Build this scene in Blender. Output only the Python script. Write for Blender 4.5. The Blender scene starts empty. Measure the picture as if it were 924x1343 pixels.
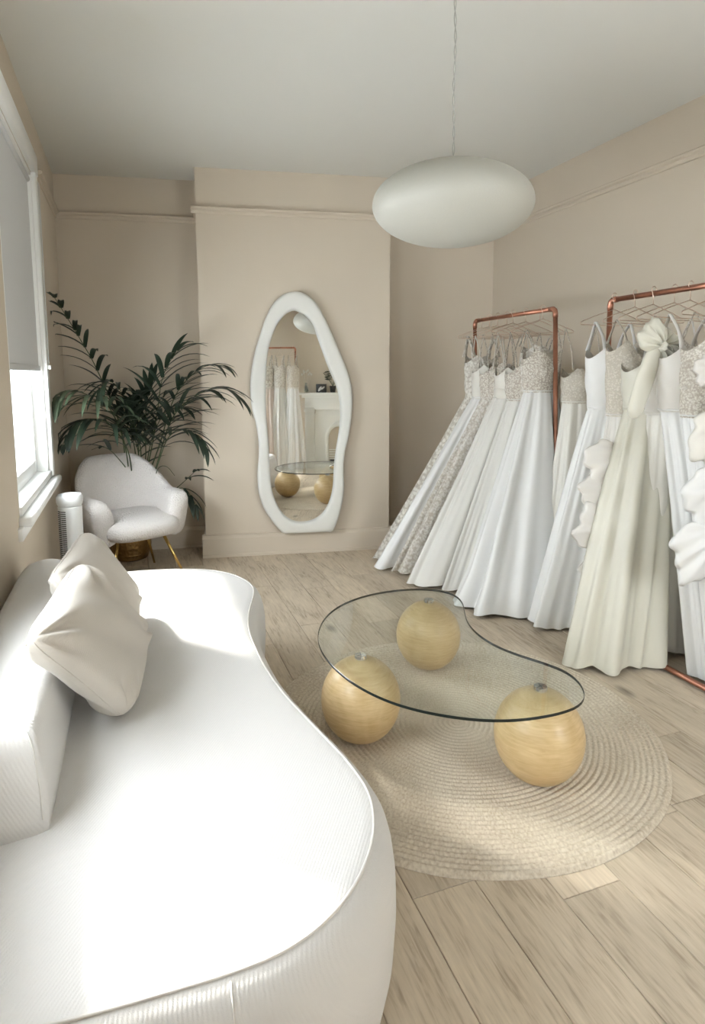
import bpy, bmesh, math, random
from math import sin, cos, pi, radians, sqrt, atan2
from mathutils import Vector, Matrix
random.seed(7)
S = bpy.context.scene
COL = S.collection

# ------------------------------------------------------------------ camera
YAW, PITCH, ROLL = 0.34607, -0.1212, -0.0025
FW = Vector((sin(YAW)*cos(PITCH), cos(YAW)*cos(PITCH), sin(PITCH)))
RT0 = Vector((cos(YAW), -sin(YAW), 0)); UP0 = RT0.cross(FW)
RT = RT0*cos(ROLL)+UP0*sin(ROLL); UP = -RT0*sin(ROLL)+UP0*cos(ROLL)
cam = bpy.data.objects.new('camera', bpy.data.cameras.new('camera')); COL.objects.link(cam)
M = Matrix.Identity(4)
for i in range(3):
    M[i][0] = RT[i]; M[i][1] = UP[i]; M[i][2] = -FW[i]
M[2][3] = 1.4
cam.matrix_world = M
cam.data.sensor_fit = 'AUTO'; cam.data.sensor_width = 36.0
cam.data.lens = 811.33/1343*36
cam.data.shift_y = -(671.5-589.19)/1343
cam.data.shift_x = (462-461.02)/1343
cam.data.clip_start = 0.02
S.camera = cam

# ------------------------------------------------------------------ world, sun, exposure
S.view_settings.view_transform = 'Standard'; S.view_settings.look = 'None'
S.view_settings.gamma = 1.0; S.view_settings.use_curve_mapping = False
S.view_settings.exposure = 1.70
w = bpy.data.worlds.new('sky'); S.world = w; w.use_nodes = True
bg = w.node_tree.nodes['Background']; bg.inputs[0].default_value = (0.93, 0.965, 1.0, 1); bg.inputs[1].default_value = 7.5
sd = bpy.data.lights.new('sun', 'SUN'); sd.energy = 5.5; sd.angle = radians(4.5); sd.color = (1.0, 0.955, 0.88)
so = bpy.data.objects.new('sun', sd); COL.objects.link(so); so.location = (-6, 8, 7)
SUND = Vector((0.715, -0.70, -0.87)).normalized()
so.rotation_euler = (-SUND).to_track_quat('Z', 'Y').to_euler()
WINS = [(2.88, 3.97), (0.85, 1.94), (-1.15, -0.06)]     # window openings along the left wall; the last is added, unseen, for light
WZ0, WZ1 = 0.84, 2.51
ADDED_RWIN = (2.00, 2.84)                                      # unseen window added in the rear wall for more daylight, right of the breast
for i, (a, b) in enumerate(WINS):
    al = bpy.data.lights.new('daylight_portal', 'AREA'); al.shape = 'RECTANGLE'; al.size = b-a; al.size_y = WZ1-WZ0
    al.cycles.is_portal = True
    ao = bpy.data.objects.new('daylight_portal', al); COL.objects.link(ao)
    ao.location = (-0.70, (a+b)/2, (WZ0+WZ1)/2)
    ao.rotation_euler = Vector((-1, 0, 0)).to_track_quat('Z', 'Y').to_euler()
    ao.rotation_euler = (0, -pi/2, 0)
al = bpy.data.lights.new('daylight_portal', 'AREA'); al.shape = 'RECTANGLE'; al.size = ADDED_RWIN[1]-ADDED_RWIN[0]; al.size_y = WZ1-WZ0; al.cycles.is_portal = True  # portal for the unseen rear window added for daylight
ao = bpy.data.objects.new('daylight_portal', al); COL.objects.link(ao); ao.location = ((ADDED_RWIN[0]+ADDED_RWIN[1])/2, -1.62, (WZ0+WZ1)/2); ao.rotation_euler = (pi/2, 0, 0)
S.cycles.max_bounces = 14; S.cycles.diffuse_bounces = 8; S.cycles.glossy_bounces = 5
S.cycles.transmission_bounces = 8; S.cycles.transparent_max_bounces = 16
S.cycles.caustics_reflective = False; S.cycles.caustics_refractive = False
S.cycles.sample_clamp_indirect = 6.0
S.cycles.use_denoising = True

# ------------------------------------------------------------------ helpers
def tag(o, label=None, cat=None, group=None, kind=None):
    if label: o['label'] = label
    if cat: o['category'] = cat
    if group: o['group'] = group
    if kind: o['kind'] = kind
    return o
def mesh(name, vs, fs, mat=None, parent=None, smooth=False, kind=None, loc=None, mats=None, fm=None):
    me = bpy.data.meshes.new(name); me.from_pydata([tuple(v) for v in vs], [], fs); me.validate(); me.update()
    if mats:
        for m_ in mats: me.materials.append(m_)
        if fm:
            for p, k in zip(me.polygons, fm): p.material_index = k
    elif mat: me.materials.append(mat)
    if smooth: me.polygons.foreach_set('use_smooth', [True]*len(me.polygons))
    bm = bmesh.new(); bm.from_mesh(me); bmesh.ops.recalc_face_normals(bm, faces=bm.faces); bm.to_mesh(me); bm.free()
    o = bpy.data.objects.new(name, me); COL.objects.link(o)
    if parent: o.parent = parent
    if loc: o.location = loc
    if kind: o['kind'] = kind
    return o
def empty(name, loc=(0, 0, 0), rz=0.0):
    o = bpy.data.objects.new(name, None); COL.objects.link(o); o.location = loc; o.rotation_euler = (0, 0, rz)
    o.empty_display_size = .1
    return o
def thing(name, label, cat, loc=(0, 0, 0), rz=0.0, group=None):
    return tag(empty(name, loc, rz), label, cat, group)
class MB:
    def __init__(s): s.v = []; s.f = []
    def add(s, vs, fs):
        n = len(s.v); s.v += [tuple(v) for v in vs]; s.f += [tuple(i+n for i in f) for f in fs]; return s
    def box(s, x0, x1, y0, y1, z0, z1):
        vs = [(x, y, z) for x in (x0, x1) for y in (y0, y1) for z in (z0, z1)]
        return s.add(vs, [(0, 1, 3, 2), (4, 6, 7, 5), (0, 4, 5, 1), (2, 3, 7, 6), (0, 2, 6, 4), (1, 5, 7, 3)])
    def prism(s, pts, z0, z1):
        n = len(pts)
        vs = [(x, y, z0) for x, y in pts]+[(x, y, z1) for x, y in pts]
        return s.add(vs, [tuple(range(n))[::-1], tuple(range(n, 2*n))]+[(i, (i+1) % n, n+(i+1) % n, n+i) for i in range(n)])
    def tube(s, pts, r, n=8, closed=False, caps=True):
        pts = [Vector(p) for p in pts]; m = len(pts); base = len(s.v)
        rr = r if isinstance(r, (list, tuple)) else [r]*m
        nrm = None
        for i, p in enumerate(pts):
            if closed: t = pts[(i+1) % m]-pts[i-1]
            else: t = pts[min(i+1, m-1)]-pts[max(i-1, 0)]
            t.normalize()
            if nrm is None:
                nrm = t.orthogonal().normalized()
            nrm = (nrm-t*nrm.dot(t)); nrm.normalize(); b = t.cross(nrm)
            for k in range(n):
                a = 2*pi*k/n; s.v.append(tuple(p+(nrm*cos(a)+b*sin(a))*rr[i]))
        for i in range(m if closed else m-1):
            j = (i+1) % m
            for k in range(n):
                k2 = (k+1) % n; s.f.append((base+i*n+k, base+i*n+k2, base+j*n+k2, base+j*n+k))
        if caps and not closed:
            s.f.append(tuple(base+k for k in range(n))[::-1]); s.f.append(tuple(base+(m-1)*n+k for k in range(n)))
        return s
    def lathe(s, prof, c=(0, 0, 0), n=48, sx=1.0, sy=1.0):
        base = len(s.v); m = len(prof)
        for r, z in prof:
            for k in range(n):
                a = 2*pi*k/n; s.v.append((c[0]+r*sx*cos(a), c[1]+r*sy*sin(a), c[2]+z))
        for i in range(m-1):
            for k in range(n):
                k2 = (k+1) % n; s.f.append((base+i*n+k, base+i*n+k2, base+(i+1)*n+k2, base+(i+1)*n+k))
        if prof[0][0] > 1e-6: s.f.append(tuple(base+k for k in range(n))[::-1])
        if prof[-1][0] > 1e-6: s.f.append(tuple(base+(m-1)*n+k for k in range(n)))
        return s
    def grid(s, pts, nu, nv, cu=False, cv=False):
        base = len(s.v); s.v += [tuple(p) for p in pts]
        for i in range(nu if cu else nu-1):
            for j in range(nv if cv else nv-1):
                i2 = (i+1) % nu; j2 = (j+1) % nv
                s.f.append((base+i*nv+j, base+i2*nv+j, base+i2*nv+j2, base+i*nv+j2))
        return s
    def build(s, name, mat=None, parent=None, smooth=False, **k):
        return mesh(name, s.v, s.f, mat, parent, smooth, **k)
def auto_smooth(o, ang=35):
    me = o.data; me.polygons.foreach_set('use_smooth', [True]*len(me.polygons))
    bm = bmesh.new(); bm.from_mesh(me)
    for e in bm.edges:
        if len(e.link_faces) == 2 and e.calc_face_angle(0) > radians(ang): e.smooth = False
    bm.to_mesh(me); bm.free(); return o
def bevel(o, w_, seg=2, ang=30):
    bm = bmesh.new(); bm.from_mesh(o.data)
    es = [e for e in bm.edges if len(e.link_faces) == 2 and e.calc_face_angle(0) > radians(ang)]
    bmesh.ops.bevel(bm, geom=es, offset=w_, segments=seg, profile=0.6, affect='EDGES', clamp_overlap=True)
    bm.to_mesh(o.data); bm.free(); return auto_smooth(o, 50)
def subsurf(o, lv=2):
    m_ = o.modifiers.new('subsurf', 'SUBSURF'); m_.levels = lv; m_.render_levels = lv; return o
def catmull(pts, n=6, closed=True):
    out = []; m = len(pts); P = [Vector(p) for p in pts]
    rng = m if closed else m-1
    for i in range(rng):
        if closed: p0, p1, p2, p3 = P[i-1], P[i], P[(i+1) % m], P[(i+2) % m]
        else: p0, p1, p2, p3 = P[max(i-1, 0)], P[i], P[i+1], P[min(i+2, m-1)]
        for k in range(n):
            t = k/n
            out.append(0.5*((2*p1)+(p2-p0)*t+(2*p0-5*p1+4*p2-p3)*t*t+(3*p1-p0-3*p2+p3)*t**3))
    if not closed: out.append(P[-1])
    return out
def resample(pts, n, closed=True):
    P = [Vector(p) for p in pts]
    if closed: P.append(P[0])
    d = [0]
    for a, b in zip(P, P[1:]): d.append(d[-1]+(b-a).length)
    out = []; j = 0
    tot = d[-1]; steps = n if closed else n-1
    for i in range(n):
        t = tot*i/steps
        while j < len(d)-2 and d[j+1] < t: j += 1
        u = (t-d[j])/max(1e-9, d[j+1]-d[j]); out.append(P[j].lerp(P[j+1], min(1, max(0, u))))
    return out
def lerp(a, b, t): return a+(b-a)*t
def sstep(a, b, x):
    t = max(0, min(1, (x-a)/(b-a))); return t*t*(3-2*t)

# ------------------------------------------------------------------ materials
def new_mat(name):
    m_ = bpy.data.materials.new(name); m_.use_nodes = True
    nt = m_.node_tree; return m_, nt, nt.nodes['Principled BSDF'], nt.links
def N(nt, t, **k):
    n = nt.nodes.new(t)
    for a, b in k.items(): setattr(n, a, b)
    return n
def setp(p, **k):
    for a, b in k.items(): p.inputs[a.replace('_', ' ')].default_value = b
def mat(name, col, rough=0.6, metal=0.0, bump=0.0, bscale=200.0, bdist=0.002, var=0.0, vscale=3.0, spec=0.5, sheen=0.0, stretch=None, sss=0.0, detail=2.0):
    m_, nt, p, L = new_mat(name)
    p.inputs['Base Color'].default_value = (*col, 1); p.inputs['Roughness'].default_value = rough
    p.inputs['Metallic'].default_value = metal; p.inputs['Specular IOR Level'].default_value = spec
    if sheen: p.inputs['Sheen Weight'].default_value = sheen; p.inputs['Sheen Roughness'].default_value = .4
    tc = N(nt, 'ShaderNodeTexCoord'); src = tc.outputs['Object']
    if stretch:
        mp = N(nt, 'ShaderNodeMapping'); mp.inputs['Scale'].default_value = stretch; L.new(src, mp.inputs[0]); src = mp.outputs[0]
    if var:
        n = N(nt, 'ShaderNodeTexNoise'); n.inputs['Scale'].default_value = vscale; n.inputs['Detail'].default_value = 4; L.new(src, n.inputs['Vector'])
        mr = N(nt, 'ShaderNodeMapRange'); mr.inputs['From Min'].default_value = .3; mr.inputs['From Max'].default_value = .7
        mr.inputs['To Min'].default_value = 1-var; mr.inputs['To Max'].default_value = 1+var; L.new(n.outputs['Fac'], mr.inputs['Value'])
        mx = N(nt, 'ShaderNodeVectorMath', operation='SCALE'); mx.inputs[0].default_value = col; L.new(mr.outputs[0], mx.inputs['Scale'])
        L.new(mx.outputs[0], p.inputs['Base Color'])
    if bump:
        n = N(nt, 'ShaderNodeTexNoise'); n.inputs['Scale'].default_value = bscale; n.inputs['Detail'].default_value = detail; L.new(src, n.inputs['Vector'])
        b = N(nt, 'ShaderNodeBump'); b.inputs['Strength'].default_value = bump; b.inputs['Distance'].default_value = bdist
        L.new(n.outputs['Fac'], b.inputs['Height']); L.new(b.outputs[0], p.inputs['Normal'])
    return m_
M_wall = mat('wall_paint', (0.575, 0.508, 0.418), .85, bump=.25, bscale=160, bdist=.0012, var=.02, vscale=1.5, spec=.25)
M_ceil = mat('ceiling_paint', (0.67, 0.668, 0.635), .9, bump=.3, bscale=220, bdist=.001, spec=.2)
M_trimw = mat('white_gloss_paint', (0.82, 0.83, 0.82), .35, bump=.08, bscale=40, bdist=.001)
M_blind = mat('blind_fabric', (0.60, 0.61, 0.62), .9, bump=.2, bscale=600, bdist=.0005)
M_bar = mat('blind_bar', (0.55, 0.56, 0.56), .5)
M_white_plastic = mat('white_plastic', (0.83, 0.86, 0.88), .3)
M_dark = mat('dark_gap', (0.03, 0.03, 0.03), .8)
M_copper = mat('copper_pipe', (0.50, 0.24, 0.165), .36, metal=1.0, var=.25, vscale=9, bump=.05, bscale=30)
M_wire = mat('rose_gold_wire', (0.70, 0.55, 0.45), .3, metal=1.0)
M_brass = mat('brass', (0.80, 0.58, 0.22), .25, metal=1.0)
M_chrome = mat('chrome', (0.85, 0.86, 0.87), .12, metal=1.0)
M_chromed = mat('chrome_groove', (0.25, 0.26, 0.27), .3, metal=1.0)
M_frame = mat('mirror_frame', (0.68, 0.68, 0.645), .5, bump=.05, bscale=60)
M_satin = mat('white_satin', (0.72, 0.725, 0.72), .42, bump=.25, bscale=9, bdist=.006, sheen=.15, stretch=(1, 1, .25), detail=3)
M_satin2 = mat('ivory_satin', (0.68, 0.665, 0.615), .45, bump=.25, bscale=8, bdist=.007, sheen=.15, stretch=(1, 1, .3), detail=3)
M_cream = mat('cream_taffeta', (0.60, 0.585, 0.505), .4, bump=.35, bscale=10, bdist=.008, sheen=.1, stretch=(1, 1, .4), detail=3)
M_crepe = mat('pearl_crepe', (0.66, 0.64, 0.605), .5, bump=.3, bscale=7, bdist=.008, sheen=.15, stretch=(1, 1, .4))
M_tulle = mat('tulle', (0.67, 0.665, 0.635), .8, bump=.2, bscale=60, bdist=.002, stretch=(1, 1, .1))
M_black = mat('black_metal', (0.02, 0.02, 0.02), .5)
M_mark = mat('pale_print', (0.6, 0.6, 0.58), .7)
M_soil = mat('soil', (0.04, 0.03, 0.02), .95, bump=.6, bscale=80, bdist=.01)
M_leaf = mat('palm_leaf', (0.017, 0.030, 0.017), .5, var=.3, vscale=12)
M_leaf2 = mat('palm_leaf_pale', (0.06, 0.085, 0.05), .45, var=.25, vscale=12)
M_stem = mat('palm_stem', (0.05, 0.075, 0.03), .5)
M_firep = mat('fireplace_paint', (0.80, 0.81, 0.79), .4)

def lace_mat(name, light, dark, scale, thr=.5, sharp=.12, bump=.6):
    m_, nt, p, L = new_mat(name); tc = N(nt, 'ShaderNodeTexCoord')
    v1 = N(nt, 'ShaderNodeTexVoronoi', feature='SMOOTH_F1'); v1.inputs['Scale'].default_value = scale; L.new(tc.outputs['Object'], v1.inputs['Vector'])
    v1.inputs['Smoothness'].default_value = .3
    n = N(nt, 'ShaderNodeTexNoise'); n.inputs['Scale'].default_value = scale*2.3; n.inputs['Detail'].default_value = 3; L.new(tc.outputs['Object'], n.inputs['Vector'])
    ad = N(nt, 'ShaderNodeMath', operation='ADD'); L.new(v1.outputs['Distance'], ad.inputs[0]); L.new(n.outputs['Fac'], ad.inputs[1])
    mr = N(nt, 'ShaderNodeMapRange'); mr.inputs['From Min'].default_value = .5+thr-sharp; mr.inputs['From Max'].default_value = .5+thr+sharp
    L.new(ad.outputs[0], mr.inputs['Value'])
    mx = N(nt, 'ShaderNodeMix', data_type='RGBA'); mx.inputs['A'].default_value = (*light, 1); mx.inputs['B'].default_value = (*dark, 1)
    L.new(mr.outputs[0], mx.inputs['Factor']); L.new(mx.outputs['Result'], p.inputs['Base Color'])
    b = N(nt, 'ShaderNodeBump'); b.invert = True; b.inputs['Strength'].default_value = bump; b.inputs['Distance'].default_value = .004
    L.new(mr.outputs[0], b.inputs['Height']); L.new(b.outputs[0], p.inputs['Normal']); p.inputs['Roughness'].default_value = .65
    return m_
M_lace = lace_mat('floral_lace', (.70, .68, .63), (.46, .425, .37), 38, thr=.52, sharp=.2)
M_lace2 = lace_mat('beaded_lace', (.70, .67, .61), (.46, .41, .35), 95, thr=.50, sharp=.22)
M_glit = lace_mat('glitter_tulle', (.66, .62, .55), (.52, .48, .41), 90, thr=.4, sharp=.2, bump=.4)
M_ltulle = lace_mat('lace_tulle', (.68, .66, .62), (.50, .46, .40), 55, thr=.54, sharp=.22)

# wool-like weave of the sofa: fine diagonal rib
def fabric(name, col, ang=35, fr=330, dist=.0010, strength=.35, nscale=500):
    m_, nt, p, L = new_mat(name); tc = N(nt, 'ShaderNodeTexCoord')
    mp = N(nt, 'ShaderNodeMapping'); mp.inputs['Rotation'].default_value = (0.2, 0.3, radians(ang)); L.new(tc.outputs['Object'], mp.inputs[0])
    wv = N(nt, 'ShaderNodeTexWave'); wv.inputs['Scale'].default_value = fr/6.28; wv.inputs['Distortion'].default_value = 1.5; wv.inputs['Detail'].default_value = 2
    wv.inputs['Detail Scale'].default_value = 4
    L.new(mp.outputs[0], wv.inputs['Vector'])
    n = N(nt, 'ShaderNodeTexNoise'); n.inputs['Scale'].default_value = nscale; L.new(tc.outputs['Object'], n.inputs['Vector'])
    ad = N(nt, 'ShaderNodeMath', operation='ADD'); L.new(wv.outputs['Fac'], ad.inputs[0]); L.new(n.outputs['Fac'], ad.inputs[1])
    b = N(nt, 'ShaderNodeBump'); b.inputs['Strength'].default_value = strength; b.inputs['Distance'].default_value = dist
    L.new(ad.outputs[0], b.inputs['Height']); L.new(b.outputs[0], p.inputs['Normal'])
    setp(p, Base_Color=(*col, 1), Roughness=.92); p.inputs['Specular IOR Level'].default_value = .2
    p.inputs['Sheen Weight'].default_value = .2
    return m_
M_sofa = fabric('sofa_boucle', (.62, .61, .597))
M_pillow = fabric('pillow_linen', (.53, .495, .445), ang=80, fr=420, dist=.0008)
M_piping = mat('sofa_piping', (.62, .60, .57), .9)
# curly boucle for the armchair
def boucle():
    m_, nt, p, L = new_mat('armchair_boucle'); tc = N(nt, 'ShaderNodeTexCoord')
    v = N(nt, 'ShaderNodeTexVoronoi'); v.inputs['Scale'].default_value = 110; L.new(tc.outputs['Object'], v.inputs['Vector'])
    n = N(nt, 'ShaderNodeTexNoise'); n.inputs['Scale'].default_value = 130; n.inputs['Detail'].default_value = 3; L.new(tc.outputs['Object'], n.inputs['Vector'])
    ad = N(nt, 'ShaderNodeMath', operation='SUBTRACT'); L.new(n.outputs['Fac'], ad.inputs[0]); L.new(v.outputs['Distance'], ad.inputs[1])
    b = N(nt, 'ShaderNodeBump'); b.inputs['Strength'].default_value = .75; b.inputs['Distance'].default_value = .006
    L.new(ad.outputs[0], b.inputs['Height']); L.new(b.outputs[0], p.inputs['Normal'])
    setp(p, Base_Color=(.72, .69, .67, 1), Roughness=.95); p.inputs['Specular IOR Level'].default_value = .1
    return m_
M_boucle = boucle()
# glass: thin clear pane that passes light straight through and reflects by angle
def glass_mat(name, tint, refl=.04):
    m_, nt, p, L = new_mat(name); nt.nodes.remove(p); out = nt.nodes['Material Output']
    tr = N(nt, 'ShaderNodeBsdfTransparent'); tr.inputs[0].default_value = (*tint, 1)
    gl = N(nt, 'ShaderNodeBsdfGlossy'); gl.inputs['Roughness'].default_value = .01
    lw = N(nt, 'ShaderNodeLayerWeight'); lw.inputs[0].default_value = .5
    pw_ = N(nt, 'ShaderNodeMath', operation='POWER'); pw_.inputs[1].default_value = 5; L.new(lw.outputs['Facing'], pw_.inputs[0])
    fr = N(nt, 'ShaderNodeMath', operation='MULTIPLY_ADD'); fr.inputs[1].default_value = .9; fr.inputs[2].default_value = refl; L.new(pw_.outputs[0], fr.inputs[0])
    mx = N(nt, 'ShaderNodeMixShader'); L.new(fr.outputs[0], mx.inputs[0]); L.new(tr.outputs[0], mx.inputs[1]); L.new(gl.outputs[0], mx.inputs[2])
    L.new(mx.outputs[0], out.inputs[0]); return m_
M_pane = glass_mat('window_glass', (.97, .98, .98), .03)
M_glass = glass_mat('table_glass', (.955, .975, .965), .035)
M_edge = mat('glass_edge', (.008, .014, .012), .15)
M_vase = glass_mat('vase_glass', (.85, .88, .87), .05)
def mirror_mat():
    m_, nt, p, L = new_mat('mirror_silver'); setp(p, Base_Color=(.93, .94, .92, 1), Metallic=1.0, Roughness=.012); return m_
M_mirror = mirror_mat()
def shade_mat():
    m_, nt, p, L = new_mat('lamp_shade'); setp(p, Base_Color=(.43, .425, .38, 1), Roughness=.5)
    tc = N(nt, 'ShaderNodeTexCoord'); n = N(nt, 'ShaderNodeTexNoise'); n.inputs['Scale'].default_value = 120; L.new(tc.outputs['Object'], n.inputs['Vector'])
    b = N(nt, 'ShaderNodeBump'); b.inputs['Strength'].default_value = .25; b.inputs['Distance'].default_value = .002
    L.new(n.outputs['Fac'], b.inputs['Height']); L.new(b.outputs[0], p.inputs['Normal']); return m_
M_shade = shade_mat()
# oak planks
def oak():
    m_, nt, p, L = new_mat('oak_laminate'); tc = N(nt, 'ShaderNodeTexCoord'); oi = N(nt, 'ShaderNodeObjectInfo')
    sc = N(nt, 'ShaderNodeVectorMath', operation='SCALE'); sc.inputs[0].default_value = (13.7, 7.1, 3.3); L.new(oi.outputs['Random'], sc.inputs['Scale'])
    ad = N(nt, 'ShaderNodeVectorMath', operation='ADD'); L.new(tc.outputs['Object'], ad.inputs[0]); L.new(sc.outputs[0], ad.inputs[1])
    def noise(scl, s, det, dis=0.0):
        mp = N(nt, 'ShaderNodeMapping'); mp.inputs['Scale'].default_value = scl; L.new(ad.outputs[0], mp.inputs[0])
        n = N(nt, 'ShaderNodeTexNoise'); n.inputs['Scale'].default_value = s; n.inputs['Detail'].default_value = det; n.inputs['Distortion'].default_value = dis
        L.new(mp.outputs[0], n.inputs['Vector']); return n
    n1 = noise((1, .13, 1), 85, 9, .5); n2 = noise((1, .28, 1), 6, 4, 1.2); n3 = noise((1, .03, 1), 160, 2)
    # cathedral rings around knots
    mp = N(nt, 'ShaderNodeMapping'); mp.inputs['Scale'].default_value = (1, .16, 1); L.new(ad.outputs[0], mp.inputs[0])
    wv = N(nt, 'ShaderNodeTexWave', wave_type='RINGS'); wv.inputs['Scale'].default_value = 9; wv.inputs['Distortion'].default_value = 9; wv.inputs['Detail'].default_value = 3
    wv.inputs['Detail Scale'].default_value = 1.2; L.new(mp.outputs[0], wv.inputs['Vector'])
    def mixf(a, b, f):
        x = N(nt, 'ShaderNodeMix', data_type='FLOAT'); x.inputs[0].default_value = f; L.new(a, x.inputs[2]); L.new(b, x.inputs[3]); return x.outputs[0]
    g = mixf(n1.outputs['Fac'], n2.outputs['Fac'], .40); g = mixf(g, wv.outputs['Fac'], .10); g = mixf(g, n3.outputs['Fac'], .22)
    cr = N(nt, 'ShaderNodeValToRGB'); e = cr.color_ramp.elements
    e[0].position = .30; e[0].color = (.27, .205, .14, 1); e[1].position = .68; e[1].color = (.63, .54, .42, 1)
    e2 = cr.color_ramp.elements.new(.47); e2.color = (.505, .425, .325, 1)
    L.new(g, cr.inputs[0])
    mr = N(nt, 'ShaderNodeMapRange'); mr.inputs['To Min'].default_value = .88; mr.inputs['To Max'].default_value = 1.10; L.new(oi.outputs['Random'], mr.inputs['Value'])
    vm = N(nt, 'ShaderNodeVectorMath', operation='SCALE'); L.new(cr.outputs[0], vm.inputs[0]); L.new(mr.outputs[0], vm.inputs['Scale'])
    # small dark knots
    mk = N(nt, 'ShaderNodeMapping'); mk.inputs['Scale'].default_value = (1, .45, 1); L.new(ad.outputs[0], mk.inputs[0])
    vo = N(nt, 'ShaderNodeTexVoronoi'); vo.inputs['Scale'].default_value = 2.6; L.new(mk.outputs[0], vo.inputs['Vector'])
    kr = N(nt, 'ShaderNodeMapRange', interpolation_type='SMOOTHSTEP'); kr.inputs['From Min'].default_value = .02; kr.inputs['From Max'].default_value = .10
    kr.inputs['To Min'].default_value = .45; kr.inputs['To Max'].default_value = 1.0; L.new(vo.outputs['Distance'], kr.inputs['Value'])
    vm2 = N(nt, 'ShaderNodeVectorMath', operation='SCALE'); L.new(vm.outputs[0], vm2.inputs[0]); L.new(kr.outputs[0], vm2.inputs['Scale'])
    L.new(vm2.outputs[0], p.inputs['Base Color']); p.inputs['Roughness'].default_value = .5; p.inputs['Specular IOR Level'].default_value = .4
    b = N(nt, 'ShaderNodeBump'); b.inputs['Strength'].default_value = .25; b.inputs['Distance'].default_value = .001
    L.new(g, b.inputs['Height']); L.new(b.outputs[0], p.inputs['Normal']); return m_
M_oak = oak()
# pale turned wood of the table balls
def ballwood():
    m_, nt, p, L = new_mat('pale_veneer'); tc = N(nt, 'ShaderNodeTexCoord'); oi = N(nt, 'ShaderNodeObjectInfo')
    sc = N(nt, 'ShaderNodeVectorMath', operation='SCALE'); sc.inputs[0].default_value = (3, 5, 2); L.new(oi.outputs['Random'], sc.inputs['Scale'])
    ad = N(nt, 'ShaderNodeVectorMath', operation='ADD'); L.new(tc.outputs['Object'], ad.inputs[0]); L.new(sc.outputs[0], ad.inputs[1])
    mp = N(nt, 'ShaderNodeMapping'); mp.inputs['Scale'].default_value = (1, 1, 9); mp.inputs['Rotation'].default_value = (.12, .1, 0); L.new(ad.outputs[0], mp.inputs[0])
    n = N(nt, 'ShaderNodeTexNoise'); n.inputs['Scale'].default_value = 14; n.inputs['Detail'].default_value = 6; n.inputs['Distortion'].default_value = .8; L.new(mp.outputs[0], n.inputs['Vector'])
    n2 = N(nt, 'ShaderNodeTexNoise'); n2.inputs['Scale'].default_value = 4; n2.inputs['Distortion'].default_value = 3; L.new(ad.outputs[0], n2.inputs['Vector'])
    x = N(nt, 'ShaderNodeMix', data_type='FLOAT'); x.inputs[0].default_value = .4; L.new(n.outputs['Fac'], x.inputs[2]); L.new(n2.outputs['Fac'], x.inputs[3])
    cr = N(nt, 'ShaderNodeValToRGB'); e = cr.color_ramp.elements
    e[0].position = .32; e[0].color = (.50, .345, .165, 1); e[1].position = .66; e[1].color = (.66, .50, .275, 1)
    L.new(x.outputs[0], cr.inputs[0]); L.new(cr.outputs[0], p.inputs['Base Color']); p.inputs['Roughness'].default_value = .38
    b = N(nt, 'ShaderNodeBump'); b.inputs['Strength'].default_value = .15; b.inputs['Distance'].default_value = .001; L.new(n.outputs['Fac'], b.inputs['Height']); L.new(b.outputs[0], p.inputs['Normal'])
    return m_
M_ball = ballwood()
def rugmat():
    m_, nt, p, L = new_mat('braided_jute'); tc = N(nt, 'ShaderNodeTexCoord')
    sp = N(nt, 'ShaderNodeSeparateXYZ'); L.new(tc.outputs['Object'], sp.inputs[0])
    at = N(nt, 'ShaderNodeMath', operation='ARCTAN2'); L.new(sp.outputs['Y'], at.inputs[0]); L.new(sp.outputs['X'], at.inputs[1])
    ln = N(nt, 'ShaderNodeVectorMath', operation='LENGTH'); L.new(tc.outputs['Object'], ln.inputs[0])
    m1 = N(nt, 'ShaderNodeMath', operation='MULTIPLY'); m1.inputs[1].default_value = 46; L.new(at.outputs[0], m1.inputs[0])
    m2 = N(nt, 'ShaderNodeMath', operation='MULTIPLY'); m2.inputs[1].default_value = 52; L.new(ln.outputs['Value'], m2.inputs[0])
    cb = N(nt, 'ShaderNodeCombineXYZ'); L.new(m1.outputs[0], cb.inputs[0]); L.new(m2.outputs[0], cb.inputs[1])
    n = N(nt, 'ShaderNodeTexNoise'); n.inputs['Scale'].default_value = 1.6; n.inputs['Detail'].default_value = 3; L.new(cb.outputs[0], n.inputs['Vector'])
    n2 = N(nt, 'ShaderNodeTexNoise'); n2.inputs['Scale'].default_value = 5; L.new(tc.outputs['Object'], n2.inputs['Vector'])
    x = N(nt, 'ShaderNodeMix', data_type='FLOAT'); x.inputs[0].default_value = .3; L.new(n.outputs['Fac'], x.inputs[2]); L.new(n2.outputs['Fac'], x.inputs[3])
    cr = N(nt, 'ShaderNodeValToRGB'); e = cr.color_ramp.elements
    e[0].position = .3; e[0].color = (.42, .35, .265, 1); e[1].position = .62; e[1].color = (.65, .585, .48, 1)
    L.new(x.outputs[0], cr.inputs[0]); L.new(cr.outputs[0], p.inputs['Base Color']); p.inputs['Roughness'].default_value = .95
    p.inputs['Specular IOR Level'].default_value = .1
    b = N(nt, 'ShaderNodeBump'); b.inputs['Strength'].default_value = .7; b.inputs['Distance'].default_value = .003; L.new(n.outputs['Fac'], b.inputs['Height']); L.new(b.outputs[0], p.inputs['Normal'])
    return m_
M_rug = rugmat()
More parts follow.
